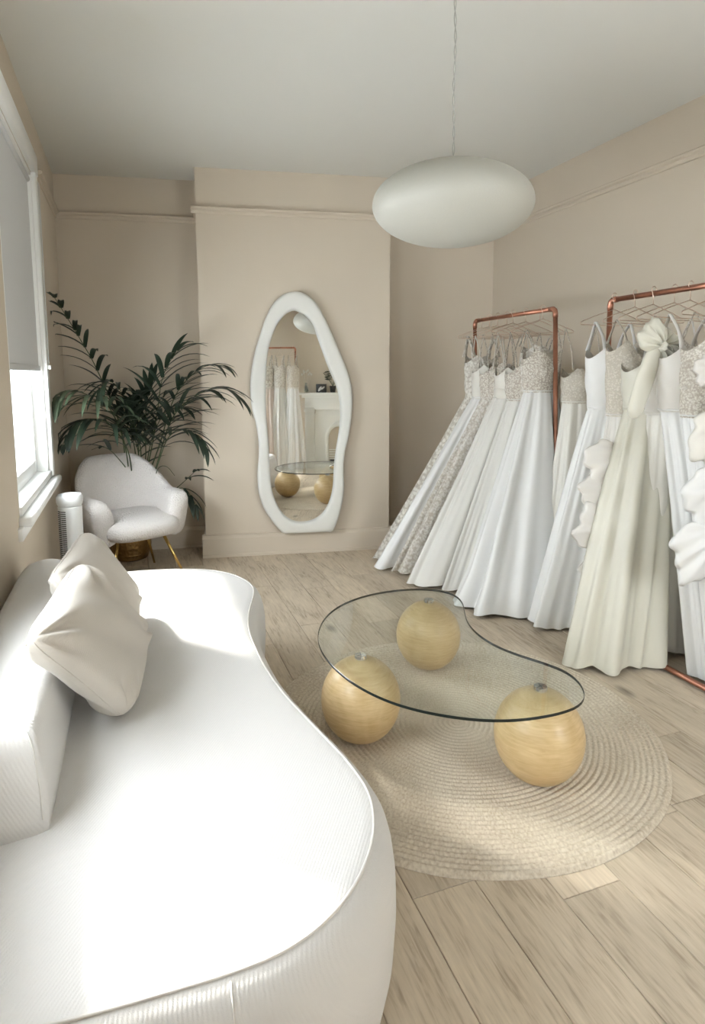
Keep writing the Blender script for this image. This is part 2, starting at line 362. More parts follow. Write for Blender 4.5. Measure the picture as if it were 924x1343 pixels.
def potmat():
    m_, nt, p, L = new_mat('hammered_bronze'); tc = N(nt, 'ShaderNodeTexCoord')
    v = N(nt, 'ShaderNodeTexVoronoi'); v.inputs['Scale'].default_value = 38; L.new(tc.outputs['Object'], v.inputs['Vector'])
    b = N(nt, 'ShaderNodeBump'); b.inputs['Strength'].default_value = .8; b.inputs['Distance'].default_value = .006; L.new(v.outputs['Distance'], b.inputs['Height']); L.new(b.outputs[0], p.inputs['Normal'])
    setp(p, Base_Color=(.42, .27, .11, 1), Metallic=1.0, Roughness=.35); return m_
M_pot = potmat()

# ------------------------------------------------------------------ room shell
XL, XR, H = -0.451, 2.95, 2.869
PSI = -0.1684; D = Vector((cos(PSI), sin(PSI), 0)); NB = Vector((-sin(PSI), cos(PSI), 0)); T = math.tan(PSI)
YC, YA = 4.822, 5.149
YB, YBA = -1.0, -1.35         # fireplace breast and rear wall behind the camera
def struct(o): o['kind'] = 'structure'; return o
# floor: sub-floor and single planks
fl = struct(MB().box(XL-.1, XR+.1, YBA-.1, 5.4, -.06, -.012).build('floor', mat('sub_floor', (.05, .035, .025), .9)))
PW, PL = .19, 1.285
pm = {}
def plank_mesh(wd, ln):
    k = (round(wd, 3), round(ln, 3))
    if k in pm: return pm[k]
    g, c = .0009, .0016
    x, y = wd/2-g, ln/2-g
    vs = [(-x, -y, -.012), (x, -y, -.012), (x, y, -.012), (-x, y, -.012), (-x, -y, -c), (x, -y, -c), (x, y, -c), (-x, y, -c),
          (-x+c, -y+c, 0), (x-c, -y+c, 0), (x-c, y-c, 0), (-x+c, y-c, 0)]
    fs = [(8, 9, 10, 11)]+[(i, (i+1) % 4, 4+(i+1) % 4, 4+i) for i in range(4)]+[(4+i, 4+(i+1) % 4, 8+(i+1) % 4, 8+i) for i in range(4)]
    me = bpy.data.meshes.new('plank'); me.from_pydata(vs, [], fs); me.materials.append(M_oak); me.update(); pm[k] = me; return me
offs = {12: 1.71, 8: 1.22}
for k in range(19):
    x0 = -.48+PW*k; x1 = x0+PW
    if x1 > XR+.02: x1 = XR+.02
    if x1-x0 < .03: continue
    y = offs.get(k, random.uniform(0, PL))
    while y > YBA: y -= PL
    while y < 5.25:
        a, b = max(y, YBA), min(y+PL, 5.28)
        if b-a > .05:
            o = bpy.data.objects.new('plank', plank_mesh(x1-x0, b-a)); COL.objects.link(o); o.parent = fl
            o.location = ((x0+x1)/2, (a+b)/2, 0)
        y += PL
struct(MB().box(XL-.25, XR+.15, YBA-.15, 5.5, H, H+.1).build('ceiling', M_ceil))
# left wall with three window openings, the rearmost added for light (one connected mesh)
def holed_wall(name, x_in, x_out, y0, y1, holes):
    ys = sorted({y0, y1, *[a for a, b in holes], *[b for a, b in holes]}); zs = [0, WZ0, WZ1, H]
    solid = {}
    for i in range(len(ys)-1):
        for j in range(3):
            solid[i, j] = not (j == 1 and any(abs(ys[i]-a) < 1e-6 for a, b in holes))
    V = {}; vs = []; fs = []
    def vid(x, i, j):
        k = (x, i, j)
        if k not in V: V[k] = len(vs); vs.append((x, ys[i], zs[j]))
        return V[k]
    for (i, j), s in solid.items():
        if not s: continue
        fs.append((vid(x_in, i, j), vid(x_in, i+1, j), vid(x_in, i+1, j+1), vid(x_in, i, j+1)))
        fs.append((vid(x_out, i, j), vid(x_out, i, j+1), vid(x_out, i+1, j+1), vid(x_out, i+1, j)))
        for di, dj, e in ((-1, 0, ((i, j), (i, j+1))), (1, 0, ((i+1, j), (i+1, j+1))), (0, -1, ((i, j), (i+1, j))), (0, 1, ((i, j+1), (i+1, j+1)))):
            if not solid.get((i+di, j+dj), False):
                (a, b), (c, d) = e
                fs.append((vid(x_in, a, b), vid(x_in, c, d), vid(x_out, c, d), vid(x_out, a, b)))
    return struct(mesh(name, vs, fs, M_wall))
holed_wall('wall_left', XL, XL-.22, YBA-.12, 5.4, WINS)
struct(MB().box(XR, XR+.12, YBA-.12, 5.4, 0, H).build('wall_right', M_wall))
struct(MB().box(XL-.22, ADDED_RWIN[0], YBA-.22, YBA, 0, H).box(ADDED_RWIN[1], XR+.12, YBA-.22, YBA, 0, H).box(ADDED_RWIN[0], ADDED_RWIN[1], YBA-.22, YBA, 0, WZ0).box(ADDED_RWIN[0], ADDED_RWIN[1], YBA-.22, YBA, WZ1, H).build('wall_front', M_wall))
def backpt(x, off): # point on alcove-plane direction at x, moved off toward the room
    return (x-NB.x*off, YA+T*x-NB.y*off)
a0 = (XL-.2, YA+T*(XL-.2)); a1 = (XR+.12, YA+T*(XR+.12))
struct(MB().prism([a0, a1, (a1[0], a1[1]+.2), (a0[0], a0[1]+.2)], 0, H).build('wall_back', M_wall))
C1 = Vector((.5156, YC+T*.5156, 0)); C2 = Vector((1.9353, YC+T*1.9353, 0)); dep = (YA-YC)*cos(PSI)
struct(MB().prism([(C1.x, C1.y), (C2.x, C2.y), (C2.x+NB.x*(dep+.02), C2.y+NB.y*(dep+.02)), (C1.x+NB.x*(dep+.02), C1.y+NB.y*(dep+.02))], 0, H).build('wall_chimney', M_wall))
# skirting boards and picture rails as extruded profiles along a line; out = direction into the room
def strip(name, p0, p1, out, prof, m_=M_wall):
    p0, p1, out = Vector(p0), Vector(p1), Vector(out); n = len(prof); vs = []
    for p in (p0, p1):
        for o_, z in prof: q = p+out*o_; vs.append((q.x, q.y, z))
    fs = [(i, (i+1) % n, n+(i+1) % n, n+i) for i in range(n)]+[tuple(range(n)), tuple(range(n, 2*n))[::-1]]
    return struct(mesh(name, vs, fs, m_))
SK = [(-.01, 0), (.024, 0), (.024, .02), (.02, .025), (.02, .145), (.014, .16), (.012, .172), (-.01, .178)]
def rail(z): return [(-.01, z-.035), (.008, z-.035), (.012, z-.028), (.012, z-.012), (.03, z-.004), (.033, z+.006), (.026, z+.012), (-.01, z+.012)]
ZR = 2.586
OUT = -NB
cc1 = C1-D*.02; cc2 = C2+D*.02
A = lambda x: Vector((x, YA+T*x, 0))
strip('baseboard_back', C1-D*.024, C2+D*.024, OUT, SK)
strip('baseboard_back', A(XL), A(.5156+NB.x*dep)-D*0, OUT, SK)
strip('baseboard_back', A(C2.x+NB.x*dep), A(XR), OUT, SK)
strip('baseboard_back', C2-D*0, C2+NB*dep, D, SK); strip('baseboard_back', C1, C1+NB*dep, -D, SK)
strip('baseboard_right', (XR, YBA, 0), (XR, YA+T*XR, 0), (-1, 0, 0), SK)
strip('baseboard_left', (XL, YBA, 0), (XL, YA+T*XL, 0), (1, 0, 0), SK)
strip('trim_1', C1-D*.03, C2+D*.03, OUT, rail(ZR)); strip('trim_2', A(XL), A(C1.x+NB.x*dep), OUT, rail(ZR))
strip('trim_3', A(C2.x+NB.x*dep), A(XR), OUT, rail(ZR))
strip('trim_4', (XR, YBA, 0), (XR, YA+T*XR, 0), (-1, 0, 0), rail(ZR))
strip('trim_5', C1, C1+NB*dep, -D, rail(ZR)); strip('trim_6', C2, C2+NB*dep, D, rail(ZR))
strip('trim_7', (XL, 4.22, 0), (XL, YA+T*XL, 0), (1, 0, 0), rail(ZR))
# windows; the rear left and rear wall ones are added for daylight
for wi, (a, b) in enumerate(WINS+[ADDED_RWIN]):
    wloc = (XL, (a+b)/2) if wi < 3 else ((a+b)/2, YBA); wrot = 0 if wi < 3 else pi/2
    wn = struct(empty('window_%d' % (wi+1), (wloc[0], wloc[1], WZ0), wrot))
    X0 = 0.0; hw = (b-a)/2; h_ = WZ1-WZ0
    def wb(name, m_, boxes, bev=.003, **k):
        mb = MB()
        for bx in boxes: mb.box(*bx)
        o = mb.build(name, m_, wn, **k)
        return bevel(o, bev, 1) if bev else o
    if wi: wb('casing', M_trimw, [(-.01, .022, -hw-.075, -hw, -.03, h_+.005)])
    wb('casing', M_trimw, [(-.01, .022, hw, hw+.085, -.03, h_+.005)])
    wb('head_casing', M_trimw, [(-.01, .026, -hw-(.085 if wi else .0), hw+.10, h_+.004, h_+.115)])
    wb('window_sill', M_trimw, [(-.02, .055, -hw-(.09 if wi else .02), hw+.10, -.078, -.036)], .010)
    wb('apron', M_trimw, [(-.01, .018, -hw-.06, hw+.07, -.13, -.075)])
    wb('jamb_lining', M_trimw, [(-.2, 0, -hw-.001, -hw+.018, -.03, h_)]); wb('jamb_lining', M_trimw, [(-.2, 0, hw-.018, hw+.001, -.03, h_)])
    wb('jamb_lining', M_trimw, [(-.2, 0, -hw, hw, h_-.018, h_+.001)]); wb('jamb_lining', M_trimw, [(-.2, .012, -hw+.001, hw-.001, -.034, .003)])
    for nm, z0, z1, xo in (('lower_sash', 0.0, h_*.52, -.10), ('upper_sash', h_*.48, h_-.018, -.145)):
        y0, y1, t = -hw+.018, hw-.018, .05
        sash = wb(nm, M_trimw, [(xo, xo+.04, y0, y0+t, z0, z1), (xo, xo+.04, y1-t, y1, z0, z1)], .003)
        wb('sash_rail', M_trimw, [(xo, xo+.04, y0+t, y1-t, z0, z0+.075 if z0 == 0 else z0+.04)]); wb('sash_rail', M_trimw, [(xo, xo+.04, y0+t, y1-t, z1-.045, z1)])
        wb('glazing_bar', M_trimw, [(xo+.01, xo+.032, -.009, .009, z0+.04, z1-.04)])
        wb('pane', M_pane, [(xo+.018, xo+.022, y0+t-.005, -.007, z0+.035, z1-.04)], 0)
        wb('pane', M_pane, [(xo+.018, xo+.022, .007, y1-t+.005, z0+.035, z1-.04)], 0)
    # roller blind in the opening; lowered at both unseen left windows to cut light
    drop = [1.04, 1.05, 1.25, .10][wi]
    lab = ['grey roller blind lowered over the upper window beside the palm', 'grey roller blind lowered to dim the unseen window over the near sofa end', 'grey roller blind lowered to cut light in the added left window behind the camera', 'grey roller blind rolled up in the added, unseen rear wall window'][wi]
    bl = thing('roller_blind', lab, 'blind', (wloc[0], wloc[1], WZ1-.02), wrot)
    MB().box(-.020, -.0185, -hw+.075, hw-.002, -drop, -.01).build('blind_fabric', M_blind, bl)
    bb = MB().box(-.027, -.010, -hw+.070, hw-.002, -drop-.03, -drop).build('bottom_bar', M_bar, bl); bevel(bb, .003, 2)
    MB().tube([(-.02, -hw+.04, -.02), (-.02, hw-.02, -.02)], .017, 12).build('roller', M_blind, bl, smooth=True)
    ch = MB().tube([(.03, hw+.02, -.02), (.032, hw+.022, -drop*.5), (.03, hw+.02, -drop+.02), (.03, hw+.03, -drop-.0), (.03, hw+.04, -drop+.02), (.034, hw+.038, -.02)], .0018, 5)
    ch.build('chain', M_bar, bl, smooth=True)
    cl = MB().box(.0, .04, hw+.015, hw+.045, -drop-.02, -drop+.005).build('chain_holder', M_trimw, bl); bevel(cl, .003, 1)

# ------------------------------------------------------------------ wall mirror
MO = [(0.429, 2.01), (0.503, 1.99), (0.577, 1.926), (0.637, 1.824), (0.696, 1.699), (0.749, 1.573), (0.802, 1.445), (0.841, 1.309), (0.848, 1.171), (0.84, 1.048), (0.816, 0.91), (0.787, 0.786), (0.776, 0.661), (0.78, 0.535), (0.767, 0.409), (0.735, 0.283), (0.689, 0.178), (0.660, .174), (0.514, 0.173), (0.33, 0.174), (0.300, 0.178), (0.222, 0.274), (0.156, 0.386), (0.121, 0.512), (0.116, 0.65), (0.13, 0.802), (0.126, 0.924), (0.109, 1.045), (0.082, 1.165), (0.075, 1.299), (0.088, 1.431), (0.116, 1.563), (0.157, 1.695), (0.206, 1.826), (0.266, 1.928), (0.341, 1.99)]
MI = [(0.42, 1.872), (0.494, 1.837), (0.553, 1.772), (0.583, 1.684), (0.62, 1.58), (0.657, 1.475), (0.694, 1.385), (0.732, 1.294), (0.752, 1.188), (0.757, 1.08), (0.746, 0.957), (0.722, 0.819), (0.705, 0.679), (0.697, 0.538), (0.673, 0.428), (0.625, 0.335), (0.562, 0.282), (0.484, 0.259), (0.391, 0.266), (0.314, 0.317), (0.262, 0.397), (0.226, 0.508), (0.213, 0.632), (0.208, 0.77), (0.203, 0.907), (0.194, 1.043), (0.189, 1.193), (0.194, 1.342), (0.199, 1.461), (0.216, 1.578), (0.247, 1.681), (0.286, 1.769), (0.346, 1.842), (0.39, 1.866)]
# pts are (distance along the chimney breast from x=0 line, height); local frame: x along wall, y into the room, z up
S0 = Vector((0, YC, 0))
s_shift = (S0.dot(D))
mir = thing('wall_mirror', 'tall wavy mirror in a thick white rounded frame on the chimney breast', 'mirror', (S0.x, S0.y, 0), PSI)
def shrink(poly, d):
    P = [Vector((a, b)) for a, b in poly]; out = []; n = len(P)
    for i in range(n):
        t = (P[(i+1) % n]-P[i-1]).normalized(); out.append(P[i]+Vector((t.y, -t.x))*d)
    return out
MDL, MEP = .020, .011
sx_ = s_shift
nO = 160
def densify(poly):
    p = catmull([(a-sx_, b, 0) for a, b in poly], 6); p = resample(p, nO); return [(q.x, q.y) for q in p]
def align(ring, ang0=pi/2):
    cx_, cz_ = .445-sx_, 1.1
    k = min(range(len(ring)), key=lambda i: abs(atan2(ring[i][0]-cx_, ring[i][1]-cz_)))
    return ring[k:]+ring[:k]
RO = align(densify(MO)); RI = align(densify(MI))
TH = .045; prof = [(0, 0), (0, .6), (.05, .85), (.16, .97), (.35, 1.0), (.65, 1.0), (.84, .97), (.95, .85), (1, .6), (1, .1)]
pts = []
for o_, i_ in zip(RO, RI):
    for u, v in prof: pts.append((lerp(o_[0], i_[0], u), -.003-TH*v, lerp(o_[1], i_[1], u)))
MB().grid(pts, nO, len(prof), cu=True).build('mirror_frame', M_frame, mir, smooth=True)
cen = (sum(p[0] for p in RI)/nO, sum(p[1] for p in RI)/nO)
ring2 = [(lerp(p[0], cen[0], -.02), lerp(p[1], cen[1], -.01)) for p in RI]
mesh('mirror_glass', [(p[0], -.012, p[1]) for p in ring2]+[(p[0], -.006, p[1]) for p in ring2],
     [tuple(range(nO)), tuple(range(nO, 2*nO))[::-1]]+[(i, (i+1) % nO, nO+(i+1) % nO, nO+i) for i in range(nO)], M_mirror, mir)

# the mirror leans very slightly: turn the whole thing about its foot
mc = Vector((.445-sx_, -.003, .18))
mir.matrix_world = Matrix.Translation((S0.x, S0.y, 0)) @ Matrix.Rotation(PSI, 4, 'Z') @ Matrix.Translation(mc+Vector((0, -.034, 0))) @ Matrix.Rotation(-MDL, 4, 'Z') @ Matrix.Rotation(-MEP, 4, 'X') @ Matrix.Translation(-mc)

# ------------------------------------------------------------------ pendant lamp
LP = Vector((1.207, 2.2, 2.044)); la, lc_ = .308, .150
pend = thing('pendant_lamp', 'large flattened oval white pendant lamp hanging from the ceiling', 'lamp', LP)
def lens(e=1.86, n=40, gap=0):
    out = []
    for i in range(n+1):
        t = -pi/2+pi*i/n
        r = la*max(0, cos(t))**(2/2.0*1.0); z = lc_*(abs(sin(t))**1.0)*(1 if t > 0 else -1)
        out.append((max(r, 1e-7), z))
    return out
pf = lens()
MB().lathe(pf, n=96).build('shade', M_shade, pend, smooth=True)
MB().lathe([(.0001, lc_-.002), (.022, lc_-.002), (.024, lc_+.004), (.02, lc_+.012), (.006, lc_+.016), (.004, lc_+.03), (.0001, lc_+.03)], n=24).build('cord_grip', M_trimw, pend, smooth=True)
hh = H-LP.z
for s in (-1, 1):
    pp = [(s*.0035*cos(k*.9)+.002*sin(k*.31), s*.0035*sin(k*.9), lc_+.01+(hh-lc_-.02)*k/40) for k in range(41)]
    MB().tube(pp, .0019, 6).build('cord', mat('cord_grey', (.42, .42, .39), .6), pend, smooth=True)
MB().lathe([(.0001, hh-.03), (.02, hh-.03), (.045, hh-.02), (.05, hh-.0005), (.0001, hh-.0005)], n=32).build('ceiling_rose', M_trimw, pend, smooth=True)

# ------------------------------------------------------------------ rug
rug = MB(); RR = .774; pitch = .0198; nr, na = 236, 256; pts = []
for i in range(nr):
    r = RR*i/(nr-1)
    for k in range(na):
        a = 2*pi*k/na; ph = r/pitch-a/(2*pi); edge = sstep(0, .012, RR-r)
        z = .002+edge*(.0045+.0058*abs(sin(pi*ph))**.7)
        rr = r*(1+.0022*sin(5*a+1)+.0015*sin(11*a))
        pts.append((rr*cos(a), rr*sin(a), z))
rug.grid(pts, nr, na, cv=True)
base = len(rug.v)
for k in range(na):
    a = 2*pi*k/na; rr = RR*(1+.0022*sin(5*a+1)+.0015*sin(11*a)); rug.v.append((rr*cos(a), rr*sin(a), 0.0003))
for k in range(na): rug.f.append(((nr-1)*na+k, (nr-1)*na+(k+1) % na, base+(k+1) % na, base+k))
ro = rug.build('round_rug', M_rug, smooth=True, loc=(1.1815, 2.054, .0002))
tag(ro, 'round beige braided jute rug on the floor under the glass coffee table', 'rug')

# ------------------------------------------------------------------ coffee table
GL = [(0.66, 2.243), (0.69, 2.334), (0.737, 2.427), (0.799, 2.504), (0.876, 2.573), (0.977, 2.626), (1.087, 2.651), (1.208, 2.651), (1.305, 2.63), (1.372, 2.586), (1.414, 2.531), (1.427, 2.46), (1.408, 2.376), (1.352, 2.3), (1.3, 2.201), (1.278, 2.118), (1.27, 1.993), (1.291, 1.923), (1.32, 1.858), (1.352, 1.801), (1.383, 1.748), (1.406, 1.704), (1.412, 1.651), (1.399, 1.594), (1.369, 1.535), (1.329, 1.495), (1.285, 1.474), (1.229, 1.466), (1.155, 1.465), (1.079, 1.475), (1.019, 1.49), (0.965, 1.513), (0.906, 1.548), (0.849, 1.589), (0.795, 1.639), (0.751, 1.69), (0.701, 1.764), (0.661, 1.876), (0.638, 1.986), (0.638, 2.112), (0.647, 2.184)]
ct = thing('coffee_table', 'low coffee table with kidney-shaped clear glass top on three wooden balls', 'table', (1.09, 2.06, 0))
gp = [Vector((a-1.09, b-2.06, 0)) for a, b in GL]
for _ in range(2): gp = [gp[i]*.5+(gp[i-1]+gp[(i+1) % len(gp)])*.25 for i in range(len(gp))]
gp = resample(catmull(gp, 5), 140); ZG = .3545
gm = MB(); n = len(gp)
lev = [(0.0015, ZG), (0, ZG+.0015), (0, ZG+.0085), (0.0015, ZG+.010)]
for ins, z in lev:
    for i, p in enumerate(gp):
        t = (gp[(i+1) % n]-gp[i-1]).normalized(); q = p+Vector((-t.y, t.x, 0))*(-ins); gm.v.append((q.x, q.y, z))
fm = []
for l in range(3):
    for i in range(n): gm.f.append((l*n+i, l*n+(i+1) % n, (l+1)*n+(i+1) % n, (l+1)*n+i)); fm.append(1)
gm.f.append(tuple(range(n))); gm.f.append(tuple(range(3*n, 4*n))); fm += [0, 0]
mesh('glass_top', gm.v, gm.f, None, ct, mats=[M_glass, M_edge], fm=fm)
for bx, by in ((.785, 2.083), (1.290, 2.516), (1.274, 1.652)):
    a_, c_ = .151, .162; pf = []
    for i in range(41):
        t = -pi/2+pi*i/40; z = c_*sin(t); r = a_*cos(t)
        if z < -c_*.985: z = -c_*.985
        if abs(z+.012) < .003: r -= .0006
        pf.append((max(r, 1e-6), z))
    bo = MB().lathe(pf, n=64).build('ball_base', M_ball, ct, smooth=True, loc=(bx-1.09, by-2.06, .0165+c_*.985-.004))
    cm = MB().lathe([(.0001, c_-.004), (.023, c_-.004), (.0235, c_+.006), (.022, c_+.0135), (.0001, c_+.0135)], n=28)
    cp = auto_smooth(cm.build('metal_cap', M_chrome, bo))
    for k in range(3):
        a = pi*k/3+.3; u = Vector((cos(a), sin(a), 0))*.021; v = Vector((-sin(a), cos(a), 0))*.0012
        mesh('cap_groove', [tuple(q+Vector((0, 0, z))) for z in (c_+.010, c_+.0139) for q in (u+v, u-v, -u-v, -u+v)],
             [(0, 1, 2, 3), (4, 7, 6, 5), (0, 4, 5, 1), (1, 5, 6, 2), (2, 6, 7, 3), (3, 7, 4, 0)], M_chromed, None).parent = cp if False else bo

# ------------------------------------------------------------------ sofa
SO = [(-0.065, 3.236), (0.081, 3.221), (0.23, 3.193), (0.375, 3.126), (0.441, 3.049), (0.495, 2.965), (0.53, 2.867), (0.54, 2.771), (0.523, 2.67), (0.488, 2.563), (0.458, 2.463), (0.435, 2.361), (0.422, 2.234), (0.42, 2.109), (0.422, 1.935), (0.437, 1.785), (0.467, 1.634), (0.493, 1.503), (0.513, 1.405), (0.522, 1.32), (0.523, 1.259), (0.51, 1.195), (0.485, 1.128), (0.446, 1.064), (0.4, 1.01), (0.354, 0.971), (0.307, 0.941), (0.258, 0.92), (0.215, 0.908), (0.175, 0.902), (0.124, 0.9), (0.088, 0.9), (0.029, 0.902), (-0.06, 0.905), (-.16, .91), (-.26, .93), (-.34, .98), (-.395, 1.07), (-.42, 1.2), (-.425, 1.6), (-.425, 2.1), (-.425, 2.6), (-.42, 2.95), (-.39, 3.1), (-.30, 3.2), (-.18, 3.235)]
sofa = thing('curved_sofa', 'large white kidney-shaped sofa along the left wall under the windows', 'sofa', (0, 2.05, 0))
sp = [Vector((a, b-2.05, 0)) for a, b in SO]
for _ in range(1): sp = [sp[i]*.6+(sp[i-1]+sp[(i+1) % len(sp)])*.2 for i in range(len(sp))]
sp = resample(catmull(sp, 4), 200)
def inset(P, d):
    n = len(P); out = []
    for i in range(n):
        t = (P[(i+2) % n]-P[i-2]).normalized(); out.append(P[i]+Vector((t.y, -t.x, 0))*d)
    return out
sgn = 1
c0 = sum((p for p in sp), Vector())/len(sp)
if (inset(sp, .05)[0]-c0).length > (sp[0]-c0).length: sgn = -1
sb = MB(); n = len(sp)
# outward bulge below the seam, rounded shoulder above (seam = piping line at the inner edge of the shoulder)
levels = [(.012, .015), (.0, .03), (-.018, .12), (-.024, .22), (-.022, .30), (-.016, .345), (-.008, .375), (0.004, .397), (.018, .411), (.034, .418), (.05, .42), (.053, .42)]
for d, z in levels:
    for p in inset(sp, d*sgn): sb.v.append((p.x, p.y, z))
for l in range(len(levels)-1):
    for i in range(n): sb.f.append((l*n+i, l*n+(i+1) % n, (l+1)*n+(i+1) % n, (l+1)*n+i))
sb.f.append(tuple(range(n)))
sb.f.append(tuple(range((len(levels)-1)*n, len(levels)*n)))
sb.build('seat', M_sofa, sofa, smooth=True)
MB().tube([(p.x, p.y, .4165) for p in inset(sp, .026*sgn)], .0035, 6, closed=True).build('piping', M_piping, sofa, smooth=True)
# vertical panel seam at the near end
k = min(range(n), key=lambda i: abs(sp[i].x-.115)+(0 if sp[i].y < -1 else 9))
so_pts = []
for d, z in levels[1:9]:
    q = inset(sp, (d-.001)*sgn)[k]; so_pts.append((q.x, q.y, z))
MB().tube(so_pts, .0018, 5).build('panel_seam', M_piping, sofa, smooth=True)
# plinth feet are hidden by the skirt of the base; backrest
BKf = [(-.2, 1.405), (-.195, 1.7), (-.193, 2.05), (-.20, 2.35), (-.225, 2.6), (-.26, 2.735)]
BKb = [(-.33, 2.775), (-.40, 2.75), (-.438, 2.66), (-.443, 2.4), (-.443, 2.0), (-.443, 1.6), (-.443, 1.40), (-.438, 1.372), (-.36, 1.362), (-.24, 1.372), (-.21, 1.380)]
bp = resample(catmull([(a, b-2.05, 0) for a, b in BKf+BKb], 6), 150)
n = len(bp); bc = sum(bp, Vector())/n
sg = 1
if (inset(bp, .03)[0]-bc).length > (bp[0]-bc).length: sg = -1
bm_ = MB(); lv = [(0, .40), (.0, .45), (.003, .52), (.010, .58), (.016, .615), (.024, .636), (.038, .650), (.055, .656), (.08, .658)]
xm, ym = -.322, 2.065-2.05
def bscale(p, d): return Vector((xm+(p.x-xm)*(1-d/.125), ym+(p.y-ym)*(1-d/.70), 0))
for d, z in lv:
    for p in bp:
        q = bscale(p, d); bm_.v.append((q.x, q.y, z))
for l in range(len(lv)-1):
    for i in range(n): bm_.f.append((l*n+i, l*n+(i+1) % n, (l+1)*n+(i+1) % n, (l+1)*n+i))
bm_.f.append(tuple(range(n))); bm_.f.append(tuple(range((len(lv)-1)*n, len(lv)*n)))
bm_.build('backrest', M_sofa, sofa, smooth=True)
kk = min(range(n), key=lambda i: (bp[i]-Vector((-.21, 1.38-2.05, 0))).length)
MB().tube([(bscale(bp[kk], d-.0006).x, bscale(bp[kk], d-.0006).y, z) for d, z in lv[1:7]], .0016, 5).build('backrest_seam', M_piping, sofa, smooth=True)

# ------------------------------------------------------------------ pillows
def pillow(name, label, A, B, C, thick, seed, crease):
    A, B, C = Vector(A), Vector(B), Vector(C); c0_ = (A+C)/2; A, B, C = [c0_+(q-c0_)*1.07 for q in (A, B, C)]        # A-B one side, B-C the next; D = A+C-B
    cen = (A+C)/2; ux = (C-B); uy = (A-B); nrm = ux.cross(uy).normalized()
    if nrm.z < 0 or nrm.x < 0: nrm = nrm
    rnd = random.Random(seed); ph = [rnd.uniform(0, 6.28) for _ in range(12)]
    t = thing(name, label, 'cushion', cen, 0)
    n = 46
    def surf(u, v, s):
        pin = 1-.06*(sin(pi*(u+1)/2)*(abs(v)**3))*1.0; pv = 1-.06*(sin(pi*(v+1)/2)*(abs(u)**3))
        cf = 1-.09*(abs(u)*abs(v))**5; x, y = u*pv*cf, v*pin*cf
        h_ = ((1-u*u)*(1-v*v))**.36*thick
        fold = 0
        for k, (cx_, cy_, sx2) in enumerate([(-1, -1, 1), (1, -1, 1), (1, 1, 1), (-1, 1, 1)]):
            dx, dy = u-cx_, v-cy_; r = sqrt(dx*dx+dy*dy); an = atan2(dy, dx)
            fold += crease*sin(an*9+ph[k])*math.exp(-((r-.35)/.28)**2)
        fold += crease*.8*sin(7*u+3*v+ph[5])*math.exp(-((u+.2*v-.1)/.5)**2)*(1-abs(v))
        sag = -.012*sin(pi*(u+1)/2)*(1-v)
        return cen+ux*(x/2)+uy*(y/2)+nrm*(s*(h_)+fold*min(1, h_/thick*1.6))+Vector((0, 0, sag))
    pts = []
    for s in (1, -1):
        for i in range(n):
            for j in range(n):
                u = sin(pi/2*(-1+2*i/(n-1))); v = sin(pi/2*(-1+2*j/(n-1))); pts.append(surf(u, v, s)-cen)
    mb = MB(); mb.grid(pts[:n*n], n, n); mb.grid(pts[n*n:], n, n)
    o = mb.build('cushion_cover', M_pillow, t, smooth=True)
    bm = bmesh.new(); bm.from_mesh(o.data); bmesh.ops.remove_doubles(bm, verts=bm.verts, dist=.0008); bmesh.ops.recalc_face_normals(bm, faces=bm.faces); bm.to_mesh(o.data); bm.free()
    edge = []
    q = [(-1, -1, 1, -1), (1, -1, 1, 1), (1, 1, -1, 1), (-1, 1, -1, -1)]
    for a, b, c, d in q:
        for k in range(14):
            f = k/14; edge.append(surf(lerp(a, c, f), lerp(b, d, f), 1)-cen)
    MB().tube(edge, .0022, 6, closed=True).build('seam_piping', M_pillow, t, smooth=True)
    return t
pillow('scatter_cushion', 'creased linen cushion leaning in front of another on the sofa backrest', (-.235, 1.52, .80), (-.05, 1.74, .455), (.02, 2.25, .475), .075, 3, .016)
pillow('scatter_cushion', 'smooth linen cushion behind the creased one, nearer the armchair', (-.24, 2.02, .79), (-.06, 2.10, .47), (.0, 2.60, .48), .075, 11, .009)

# ------------------------------------------------------------------ armchair
ach = thing('bucket_armchair', 'white boucle bucket armchair on splayed brass legs in the corner', 'armchair', (-.02, 4.43, 0), radians(24))
def seg_path(s):   # s in -1..1 around the shell: centre line of the wall; front = -y
    a = s*2.35
    L1 = 1.35
    if abs(a) <= L1:
        th = a/L1*pi/2; return Vector((.300*sin(th), .285*cos(th), 0)), Vector((sin(th), cos(th), 0))
    e = (abs(a)-L1)/(2.35-L1); sg_ = 1 if a > 0 else -1
    return Vector((sg_*(.300-.012*e*e), -e*.245, 0)), Vector((sg_, 0, 0))
nS, nC = 61, 24; pts = []
for i in range(nS):
    s = -1+2*i/(nS-1); p, nr_ = seg_path(s); aa = abs(s)
    top = lerp(.835, .605, sstep(.16, .62, aa)); top -= .02*sstep(.80, 1.0, aa)
    if aa > .90: top -= .09*((aa-.90)/.10)**2
    zb = .30+.0*sstep(.8, 1, aa); th = .043+.026*sstep(.45, .9, aa)
    if aa > .95: k = max(0.02, 1-((aa-.95)/.05)**2); th *= sqrt(k)
    for j in range(nC):
        a = 2*pi*j/nC; cx_ = abs(cos(a))**.75*(1 if cos(a) > 0 else -1); cz_ = abs(sin(a))**.42*(1 if sin(a) > 0 else -1)
        z = (top+zb)/2+(top-zb)/2*cz_; t_ = (z-zb)/(.835-zb)
        flare = lerp(.80, 1.03, min(1, t_*1.3)) if t_ < .77 else 1.03
        lean = Vector((0, .035*max(0, t_)*max(0, 1-aa*1.6), 0))
        q = Vector((p.x*flare, p.y*flare, 0))+nr_*(cx_*th)+lean; pts.append((q.x, q.y, z))
shell = MB().grid(pts, nS, nC, cv=True)
shell.f.append(tuple(range(nC))); shell.f.append(tuple(range((nS-1)*nC, nS*nC)))
shell.build('shell', M_boucle, ach, smooth=True)
